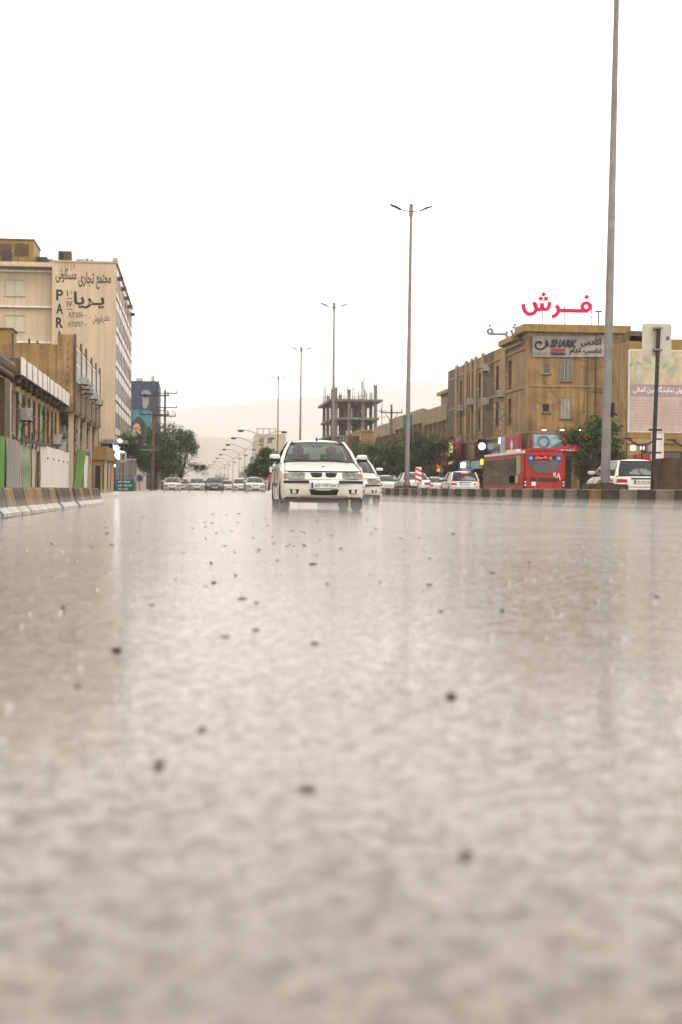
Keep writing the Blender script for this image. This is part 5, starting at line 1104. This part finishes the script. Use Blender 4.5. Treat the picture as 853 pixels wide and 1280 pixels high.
    def plate_at(mode, z, txt, w=.52):
        h, _ = hit(mode, 0.0, z); s = -1 if mode == 'f' else 1
        mb = MB(); yy = h.y + s * .012; mb.box(-w / 2, w / 2, min(yy, yy + s * .015), max(yy, yy + s * .015), z - .056, z + .056); o = mb.build('licence_plate', M['plate'], t, bevel=.004); yf = yy + s * .016
        mb = MB(); xa = -w / 2 if mode == 'f' else w / 2 - .045; mb.box(xa + .003, xa + .045, min(yf, yf + s * .004), max(yf, yf + s * .004), z - .052, z + .052); mb.build('blue_band', M['plateblue'], o)
        sg = 1 if mode == 'f' else -1
        for tx, xc_, w_, h_ in ((txt[0], -.14, .1, .066), (txt[1], -.045, .07, .05), (txt[2], .065, .13, .066), (txt[3], .2, .085, .06)):
            lettering(o, tx, M['ink'], 'x', yf, s, sg * xc_ * w / .52, z, w_ * w / .52, h_, .003, bold=.02, raw=True, name='plate_digits')
        mb = MB(); mb.box(sg * .148 * w / .52 - .002, sg * .148 * w / .52 + .002, min(yf, yf + s * .004), max(yf, yf + s * .004), z - .05, z + .05); mb.build('plate_rule', M['ink'], o)
    plate_at('f', .505, ('۵۱', 'ﺏ', '۱۸۹', '۵۸') if style == 'samand' else ('۴۱', 'ﺝ', '۲۷۴', '۵۸'))
    # wipers
    for s, x in ((1, -.45), (1, .12)):
        MB().path([(x + .5, wy - .02, wz + .01), (x + .2, wy + .0, wz + .045), (x - .12, wy + .03, wz + .06)], .011, 5).build('wiper', M['black'], t)
    MB().path([(0, wy2 + .06, rf - .02), (0, wy2 + .12, rf + .03)], [.025, .018], 6).build('aerial_base', M['black'], t)
    # ---------------- rear
    if hf:
        for f in (False, True):
            patch('tail_light', 'r', [(.42, .87), (.79, .86)], [(.42, .72), (.8, .71)], M['redlens'], .012, 8, 3, flip=f)
        seam('boot_seam', 'r', [(-.78, .66), (0, .65), (.78, .66)], .008); patch('bumper_strip', 'r', [(-.76, .58), (.76, .58)], [(-.76, .53), (.76, .53)], M['blackgloss'], .014, 10, 2)
        plate_at('r', .77, ('۳۶', 'ﺱ', '۵۲۱', '۵۸'))
    else:
        for f in (False, True):
            patch('tail_light', 'r', [(.46, .83), (.745, .84)], [(.46, .66), (.75, .66)], M['redlens'], .014, 6, 3, flip=f)
            patch('reverse_lens', 'r', [(.47, .72), (.74, .72)], [(.47, .675), (.74, .675)], M['hazwhite'], .018, 6, 1, flip=f)
        seam('tailgate_seam', 'r', [(-.7, .60), (0, .59), (.7, .60)], .009); patch('bumper_strip', 'r', [(-.7, .5), (.7, .5)], [(-.7, .44), (.7, .44)], M['blackgloss'], .014, 10, 2)
        patch('plate_garnish', 'r', [(-.34, .88), (.34, .88)], [(-.34, .84), (.34, .84)], M['blackgloss'], .03, 8, 1); plate_at('r', .76, ('۲۷', 'ﺩ', '۵۳۸', '۵۸'))
        MB().path([(-.02, ry + .03, rz + .03), (.05, ry - .03, rz + .12), (.1, ry - .08, rz + .26)], .01, 5).build('rear_wiper', M['black'], t)
    return t
def recolour(o, paint, old):
    for c in o.children:
        for s in c.material_slots:
            if s.material == old: s.link = 'OBJECT'; s.material = paint
        recolour(c, paint, old)
def car_at(o, x, y, label, rear=False, paint=None, rz=0, group=None):
    o.location = (x, y, 0); o.rotation_euler = (0, 0, (math.pi if rear else 0) + R(rz)); o['label'] = label
    if group: o['group'] = group
    if paint: recolour(o, paint, M['carwhite'])
    return o
S0 = make_car('sedan', SEDAN, M['carwhite'], 'white sedan', 'cars driving towards the barrier gap')
Pz = make_car('sedan', SEDAN, M['carwhite'], 'white sedan', 'cars driving towards the barrier gap', 'pars')
H0 = make_car('hatchback', HATCH, M['carwhite'], 'white hatchback', 'cars on the far carriageway', 'hatch')
FG = 'cars driving towards the barrier gap'; RG = 'cars on the far carriageway'
S0.scale = (1, 1, 1.03); car_at(S0, 2.62, 31.75, 'white sedan with two people inside driving through the spray, hood gap showing')
car_at(Pz, 4.95, 47.2, 'white sedan following close behind and beside the car with two people')
far = [(-1.95, 142, 'white sedan at the kerb under the left trees', None), (-1.15, 163, 'pale car half hidden behind the white sedan under the trees', M['carsilver']), (.45, 151, 'silver sedan beside the dark grey sedan', M['carsilver']), (2.05, 141, 'dark grey sedan among the pale oncoming cars', M['cargrey']),
       (4.3, 178, 'small white car just behind the dark grey sedan', None), (4.75, 148, 'white sedan between the small white car and the broad white car', None), (5.35, 129, 'broad white oncoming sedan before the median trees', None)]
for k, (x, y, lab, pc) in enumerate(far): car_at(copy_tree(H0 if k in (4, 5) else Pz), x, y, lab, False, pc, rnd.uniform(-1.5, 1.5), FG)
car_at(H0, 14.35, 79, 'white hatchback with lit brake lights behind the striped barrier', True, None, 0, RG)
SU = copy_tree(H0); car_at(SU, 13.85, 46.5, 'white hatchback partly hidden by the rusty sheet and tall lamp post', True, None, 0, RG); SU.scale = (1.06, 1.06, 1.0)
c = copy_tree(S0); car_at(c, 12.95, 87, 'cream sedan between the lamp post and the hatchback with brake lights', True, M['carsilver'], 0, RG)
c2 = copy_tree(Pz); car_at(c2, 13.4, 103, 'white sedan with one glowing tail lamp beside the lamp post', True, None, 0, RG)
c = copy_tree(Pz); car_at(c, 18.4, 112, 'white car glimpsed between the cream sedan and the hatchback', True, None, 0, RG)
mb = MB(); 
o = MB().ball((-.64, 1.80, .78), .09, 10, 6, (1, .35, 1)).mesh('brake_lamp', M['brake'], True); q = put('brake_lamp', o, H0); q.location = (0, 0, 0)
o = MB().box(-.16, .16, 1.44, 1.52, 1.355, 1.395).mesh('high_brake_lamp', M['brake']); q = put('high_brake_lamp', o, H0); q.location = (0, 0, 0)
o = MB().ball((.6, 2.13, .8), .10, 10, 6, (1, .35, 1)).mesh('brake_lamp', M['brake'], True); q = put('brake_lamp', o, c2); q.location = (0, 0, 0)

# people in the nearest car
def person(x, y, label, shirt, wheel):
    sk = [((0, 0, .62), .15), ((0, .03, .80), .14), ((0, .04, .98), .16), ((0, .03, 1.075), .085), ((0, .01, 1.13), .055), ((0, -.005, 1.20), .085), ((0, -.005, 1.27), .088),
          ((-.18, .03, 1.03), .065), ((-.23, -.08, .86), .05), ((-.15, -.33, .93 if wheel else .74), .036), ((.18, .03, 1.03), .065), ((.23, -.08, .86), .05), ((.15, -.33, .93 if wheel else .74), .036),
          ((-.1, -.28, .56), .09), ((-.11, -.62, .54), .065), ((.1, -.28, .56), .09), ((.11, -.62, .54), .065)]
    ed = [(0, 1), (1, 2), (2, 3), (3, 4), (4, 5), (5, 6), (2, 7), (7, 8), (8, 9), (2, 10), (10, 11), (11, 12), (0, 13), (13, 14), (0, 15), (15, 16)]
    me = bpy.data.meshes.new('p'); me.from_pydata([v for v, _ in sk], ed, []); o = bpy.data.objects.new('p', me); COL.objects.link(o)
    md = o.modifiers.new('s', 'SKIN'); sv = me.skin_vertices[0].data
    for i_, (_, r_) in enumerate(sk): sv[i_].radius = (r_, r_ * (.8 if i_ < 3 else 1)); sv[i_].use_root = (i_ == 0)
    md2 = o.modifiers.new('u', 'SUBSURF'); md2.levels = 2; md2.render_levels = 2
    bpy.context.view_layer.update(); ev = o.evaluated_get(bpy.context.evaluated_depsgraph_get()); m2 = bpy.data.meshes.new_from_object(ev)
    COL.objects.unlink(o); bpy.data.objects.remove(o)
    m2.materials.clear(); m2.materials.append(shirt); m2.materials.append(M['skin'])
    for p in m2.polygons:
        p.use_smooth = True
        if p.center.z > 1.11 or p.center.y < -.24 and p.center.z > .68: p.material_index = 1
    b_ = bpy.data.objects.new('person', m2); COL.objects.link(b_); b_.location = (x, y, 0); tag(b_, label, 'person'); ORG[b_] = Vector((0, 0, 0))
    mb = MB(); mb.ball((0, .022, 1.285), .108, 12, 8, (.88, .95, .95)); q = put('hair', mb.mesh('hair', M['hair'], True), b_); q.location = (0, 0, 0)
    for s in (-1, 1):
        q = put('eye', MB().ball((s * .034, -.088, 1.245), .012, 6, 4).mesh('eye', M['ink'], True), b_); q.location = (0, 0, 0)
        q = put('ear', MB().ball((s * .09, .0, 1.235), .024, 6, 4, (.5, .8, 1.3)).mesh('ear', M['skin'], True), b_); q.location = (0, 0, 0)
    q = put('nose', MB().ball((0, -.095, 1.222), .016, 6, 4, (.8, 1.2, 1.4)).mesh('nose', M['skin'], True), b_); q.location = (0, 0, 0)
    q = put('mouth', MB().ball((0, -.086, 1.182), .026, 8, 4, (1, .4, .3)).mesh('mouth', M['redsheet'], True), b_); q.location = (0, 0, 0)
person(2.62 + .36, 31.75 - .02, 'driver in a dark shirt holding the wheel of the white sedan', M['shirt'], True)
person(2.62 - .36, 31.75 - .0, 'passenger in a grey shirt sitting beside the driver', M['shirt2'], False)

# city bus seen from behind
t = thing('city_bus', 'red city bus with dark rear window and olive advert along its flank', 'bus', (20.2, 84, 0))
bx0, bx1, by0, by1, bh = 18.97, 21.5, 84.0, 95.8, 2.72
mb = MB(); mb.box(bx0, bx1, by0, by1, .32, bh); mb.build('body', M['busred'], t, True, bevel=.16)
part(t, 'roof_edge', M['white'], (bx0 + .02, bx0 + .22, by0 + .25, by1 - .2, bh - .12, bh + .05), bevel=.03)
part(t, 'roof_pod', M['busred'], (bx0 + .5, bx1 - .5, by0 + .4, by0 + 3.2, bh - .02, bh + .22), bevel=.08); part(t, 'roof_pod', M['white'], (bx0 + .5, bx1 - .5, by0 + 4.2, by0 + 7.5, bh - .02, bh + .25), bevel=.08)
part(t, 'side_advert', M['busolive'], (bx0 - .012, bx0 + .05, by0 + 1.0, by1 - .5, .8, 1.42)); part(t, 'corner_advert', M['palegreen'], (bx0 - .012, bx0 + .05, by0 + .7, by0 + 1.7, 1.43, bh - .22)); 
for k in range(6): a = by0 + 1.9 + k * 1.6; part(t, 'side_window', M['winglass'], (bx0 - .025, bx0 - .013, a, a + 1.57, 1.47, 2.38))
part(t, 'advert_text_block', M['busolive'], (bx0 - .02, bx0 - .013, by0 + 2, by0 + 5.5, .85, 1.4)); part(t, 'advert_photo', M['gold'], (bx0 - .02, bx0 - .013, by0 + 1.2, by0 + 3.6, .9, 1.35)); part(t, 'advert_photo', M['stone'], (bx0 - .02, bx0 - .013, by0 + 6, by0 + 9.5, .85, 1.4))
cxb = (bx0 + bx1) / 2
pl = [(cxb - 1.02, 2.55), (cxb + 1.02, 2.55), (cxb + 1.0, 2.2), (cxb + .8, 1.75), (cxb + .5, 1.52), (cxb, 1.45), (cxb - .5, 1.52), (cxb - .8, 1.75), (cxb - 1.0, 2.2)]
o = MB().prism(pl, 'y', by0 - .03, by0 - .001).build('rear_window', M['winglass'], t)
part(o, 'display', M['signblack'], (cxb - .6, cxb + .62, by0 - .045, by0 - .032, 2.22, 2.5)); lettering(o, 'خط ۹۸ میدان', M['led'], 'x', by0 - .046, -1, cxb - .05, 2.36, 1.0, .19, .01, bold=.03)
for s in (-1, 1): q = MB().lathe([(.001, -.01), (.17, -.01), (.17, .01), (.001, .01)], 'y', 16, (cxb + s * .82, by0 - .045, 2.34)).build('round_badge', M['plateblue'], o); MB().lathe([(.001, -.006), (.1, -.006), (.1, .006), (.001, .006)], 'y', 12, (cxb + s * .82, by0 - .062, 2.34)).build('badge_centre', M['palebl'], q)
lettering(t, '۹۸', M['hazwhite'], 'x', by0 - .001, -1, cxb + .74, 1.32, .44, .42, .012, bold=.02, raw=True)
part(t, 'engine_grille', M['darksteel'], (cxb - .85, cxb + .85, by0 - .015, by0 - .001, .98, 1.22)); part(t, 'notice', M['plate'], (cxb - .75, cxb - .5, by0 - .012, by0 - .001, .75, .98))
for s in (-1, 1):
    part(t, 'light_column', M['signblack'], (cxb + s * 1.12 - .07, cxb + s * 1.12 + .07, by0 - .03, by0 + .05, .5, 1.15))
    for z in (.6, .78, .96): MB().ball((cxb + s * 1.12, by0 - .03, z), .055, 8, 5, (1, .4, 1)).build('tail_lamp', M['hazwhite'] if z != .6 else M['redlens'], t, True)
part(t, 'bumper', M['busred'], (bx0 + .02, bx1 - .02, by0 - .06, by0 + .1, .3, .5), bevel=.03)
for y in (by0 + 2.6, by1 - 2.6):
    for x in (bx0 + .14, bx1 - .14): o = MB().lathe([(.3, -.13), (.46, -.13), (.48, -.1), (.48, .1), (.46, .13), (.3, .13)], 'x', 20, (x, y, .48)).build('wheel', M['black'], t, 40); MB().lathe([(.001, -.12), (.3, -.1), (.3, .1), (.001, .12)], 'x', 16, (x, y, .48)).build('rim', M['steel'], o, 40)

# ------------------------------------------------------------------ trees
def leafmat(name, c1, c2):
    m = bpy.data.materials.new(name); m.use_nodes = True; t = m.node_tree; N = t.nodes; L = t.links.new; p = N['Principled BSDF']
    g = N.new('ShaderNodeNewGeometry'); r_ = N.new('ShaderNodeValToRGB'); r_.color_ramp.elements[0].color = (*c1, 1); r_.color_ramp.elements[1].color = (*c2, 1)
    L(g.outputs['Random Per Island'], r_.inputs[0]); L(r_.outputs[0], p.inputs['Base Color']); p.inputs['Roughness'].default_value = .5; p.inputs['Specular IOR Level'].default_value = .2
    return m
LF = [leafmat('dark_leaf', (.018, .034, .009), (.06, .095, .026)), leafmat('dusty_leaf', (.02, .034, .012), (.06, .08, .03))]
def tree_mesh(h, rx, ry, seed, leaves, trunk_h, leafsz=.2, lump=11):
    r_ = random.Random(seed); wood = MB()
    lean = (r_.uniform(-.2, .2), r_.uniform(-.2, .2)); top = Vector((lean[0], lean[1], h * .8))
    wood.path([(0, 0, 0), (lean[0] * .3, lean[1] * .3, trunk_h * .6), (lean[0] * .6, lean[1] * .6, trunk_h), top], [.17, .14, .12, .03], 8)
    clumps = []
    for k in range(lump):
        a = 2 * math.pi * k / lump * 1.9 + r_.uniform(-.5, .5); zz = trunk_h + (h - trunk_h) * r_.uniform(.12, .9); f = math.sin(math.pi * min(1, max(.1, (zz - trunk_h * .7) / (h - trunk_h * .7)))) ** .6
        c = Vector((rx * .68 * f * math.cos(a) * r_.uniform(.55, 1.15), ry * .68 * f * math.sin(a) * r_.uniform(.55, 1.15), zz)); clumps.append((c, r_.uniform(.55, 1.0) * min(rx, ry) * .42))
        b0 = Vector((lean[0] * .6, lean[1] * .6, trunk_h * r_.uniform(.75, 1.15))); wood.path([b0, (b0 + c) / 2 + Vector((0, 0, .25)), c], [.06, .04, .015], 5)
    clumps.append((Vector((lean[0], lean[1], h * .72)), min(rx, ry) * .5))
    lv = MB(); per = leaves // len(clumps)
    for c, cr in clumps:
        tw = [c + Vector((r_.gauss(0, 1), r_.gauss(0, 1), r_.gauss(0, .8))).normalized() * cr * r_.uniform(.3, 1.25) for _ in range(14)]
        for _ in range(per):
            b = r_.choice(tw); p = b + Vector((r_.gauss(0, 1), r_.gauss(0, 1), r_.gauss(0, .85))) * cr * .24
            d = Vector((r_.uniform(-1, 1), r_.uniform(-1, 1), r_.uniform(-.7, .5))).normalized(); u = d.cross(Vector((r_.uniform(-1, 1), r_.uniform(-1, 1), r_.uniform(-1, 1)))).normalized(); s = leafsz * r_.uniform(.6, 1.25)
            n = d.cross(u) * s * .12
            lv.add([p, p + d * s * .5 + u * s * .27 + n, p + d * s, p + d * s * .5 - u * s * .27 + n], [(0, 1, 2, 3)])
    return wood.mesh('trunk', M['bark'], True), lv
def tree(x, y, h, rx, ry, seed, label, group, leaves=5200, trunk_h=None, lm=0, leafsz=.22, name='street_tree', lump=11, z=.12):
    t = thing(name, label, 'tree', (x, y, z), group)
    w, lv = tree_mesh(h, rx, ry, seed, leaves, trunk_h or h * .34, leafsz, lump)
    me = bpy.data.meshes.new('crown'); me.from_pydata(lv.v, [], lv.f); me.materials.append(LF[lm]); me.update()
    a = bpy.data.objects.new('trunk', w); b = bpy.data.objects.new('crown', me)
    for o in (a, b): COL.objects.link(o); o.parent = t
    return t
LG, RGp = 'street trees along the left pavement', 'street trees along the right pavement'
tree(-6.6, 146, 6.0, 2.9, 2.9, 11, 'leafy tree spreading over the utility cabinet', LG, 6000)
tree(-3.9, 152, 6.4, 3.5, 3.2, 12, 'broad dark tree right behind the nearest power pole', LG, 7000, 1.6)
tree(-2.7, 161, 7.0, 3.9, 3.4, 13, 'leafy tree whose branches reach out over the white sedan', LG, 8000, 1.6)
tree(-1.2, 168, 6.4, 3.2, 3.0, 14, 'outermost left tree leaning over the parked cars', LG, 6500, 1.7)
tree(-4.6, 186, 6.6, 3.0, 3.0, 15, 'leafy tree behind the slim power pole', LG, 5000)
tree(-4.4, 215, 6.5, 3.0, 3.0, 16, 'hazy tree beyond the other left pavement trees', LG, 3500)
tree(8.1, 166, 4.9, 1.9, 1.9, 21, 'round tree on the median behind the broad white sedan', 'median trees', 5000, 1.1)
tree(9.3, 182, 5.0, 2.0, 2.0, 22, 'median tree close behind the round median tree', 'median trees', 4000, 1.2)
tree(9.5, 225, 4.2, 1.9, 1.9, 23, 'small hazy tree farther down the median', 'median trees', 2500, 1.0)
tree(10.2, 270, 4.0, 2.4, 2.2, 24, 'faint far tree at the foot of the old lamps', 'median trees', 2200, .9); tree(6.5, 330, 3.4, 3.0, 2.2, 25, 'faintest low tree far down the road', 'median trees', 1800, .7)
for k, (x, y, h, rx) in enumerate(((19.6, 152, 5.0, 2.6), (22.6, 150, 6.0, 2.8), (24.4, 158, 6.4, 2.8), (22.4, 176, 6.2, 3.0), (23.0, 139, 5.4, 2.3), (22.6, 198, 6.2, 3.0))):
    tree(x, y, h, rx, rx, 31 + k, ['low dense tree nearest the median lamp post', 'dense dark tree under the wide cross arm pole', 'tall dark tree in front of the arcade', 'dark tree behind the wide cross arm pole', 'dark tree next to the orange neon word', 'hazy tree before the tan house'][k], RGp, 6500, 1.0)
tree(24.0, 88, 4.7, 2.3, 2.1, 41, 'dense dark tree between the bus and the tall lamp post', RGp, 8000, 1.0, leafsz=.17); tree(26.0, 90.5, 3.6, 1.3, 1.3, 42, 'small dark tree right behind the tall lamp post', RGp, 4000, 1.0, leafsz=.17)
for x in (24.0, 24.9):
    t = thing('tree_guard', 'grey sheet panel standing under the dense dark tree', 'panel', (x, 85.5, .13), 'grey panels under the dense tree'); part(t, 'sheet', M['grey'], (x, x + .75, 85.5, 85.56, .2, 1.65), bevel=.01); part(t, 'foot', M['darksteel'], (x + .1, x + .65, 85.3, 85.75, .13, .198))

# ------------------------------------------------------------------ rain and debris on the flooded road
pm = []
for k in range(4):
    r_ = random.Random(k); mb = MB(); mb.ball((0, 0, .3), 1, 8, 6, (1, .75, .3)); mb.v = [(x * r_.uniform(.8, 1.2), y * r_.uniform(.8, 1.2), z * r_.uniform(.8, 1.2)) for x, y, z in mb.v]
    pm.append(mb.mesh('pebble', mat('dark_wet_stone', (.075, .055, .036), .3, .5, 40), True))
spots = [(-.83, 6.0, .016), (-.05, 2.35, .013), (.02, 2.7, .011), (.33, 1.75, .014), (.17, 2.15, .009), (-.42, 2.42, .013), (.55, 3.1, .012), (-.6, 3.6, .014), (-.2, 4.0, .016), (.1, 4.4, .014), (.2, 4.6, .013), (.35, 4.2, .015), (-.15, 5.6, .014), (.2, 5.9, .017), (.1, 6.9, .016), (.9, 5.3, .015), (1.1, 6.8, .015), (1.6, 7.8, .017), (-.25, 3.3, .012), (.7, 8.6, .017), (-.9, 4.4, .013)]
def debris(x, y, r_):
    o = put('pebble', rnd.choice(pm), None, (x, y, 0)); o.scale = (r_ * rnd.uniform(.8, 1.9), r_ * rnd.uniform(.6, 1.3), r_ * rnd.uniform(.5, 1.2)); o.rotation_euler = (0, 0, rnd.uniform(0, 6)); tag(o, 'dark wet stone chip lying in the rainwater on the road', 'stone', 'stone chips on the flooded road'); return o
for x, y, r_ in spots: debris(x, y, r_ * (1.1 if y < 3.4 else .9)).scale.z *= 1.15
for k in range(105):
    y = rnd.uniform(5, 27); debris(rnd.gauss(.065 * y, .06 * y) if k % 3 else rnd.uniform(-.1, .33) * y, y, rnd.uniform(.006, .014) * (1 + y / 40))
sp = MB()
def splash(x, y, s):
    n = 6; sp.path([(x, y, 0), (x + rnd.uniform(-.1, .1) * s, y, s * .6), (x + rnd.uniform(-.2, .2) * s, y, s)], [s * .16, s * .07, s * .09], 5)
    for k in range(n):
        a = 2 * math.pi * k / n + rnd.random(); r_ = s * rnd.uniform(.35, .6); sp.ball((x + r_ * math.cos(a), y + r_ * math.sin(a), s * rnd.uniform(.25, .8)), s * rnd.uniform(.05, .1), 5, 3)
    sp.lathe([(s * .22, 0), (s * .34, s * .16), (s * .38, s * .26)], 'z', 8, (x, y, 0))
for k in range(600):
    y = 2.2 + 34 * rnd.random() ** 1.6; splash(rnd.uniform(-.12 * y - .3, .34 * y + .3), y, rnd.uniform(.005, .014))
wm = bpy.data.materials.new('water_drop'); wm.use_nodes = True; p = wm.node_tree.nodes['Principled BSDF']; p.inputs['Base Color'].default_value = (.9, .88, .85, 1); p.inputs['Roughness'].default_value = .05; p.inputs['IOR'].default_value = 1.33; p.inputs['Transmission Weight'].default_value = .85
o = sp.build('rain_splashes', wm, None, True); tag(o, 'countless raindrop splashes bursting on the flooded road', 'splashes', kind='stuff')
dr = MB(); dm = clear_glass('falling_drop', (.98, .98, .98), .3)
for k in range(3000):
    y = 5 + 75 * rnd.random() ** 1.2; x = rnd.uniform(-.14 * y, .36 * y); z = rnd.uniform(.1, .05 * y + 4.5 * rnd.random()); s = rnd.uniform(.0018, .003) * (1 + y / 30)
    dr.ball((x, y, z), s, 5, 4, (.85, .85, 2.6))
o = dr.build('falling_rain', dm, None, True); tag(o, 'raindrops falling through the air above the street', 'rain', kind='stuff')
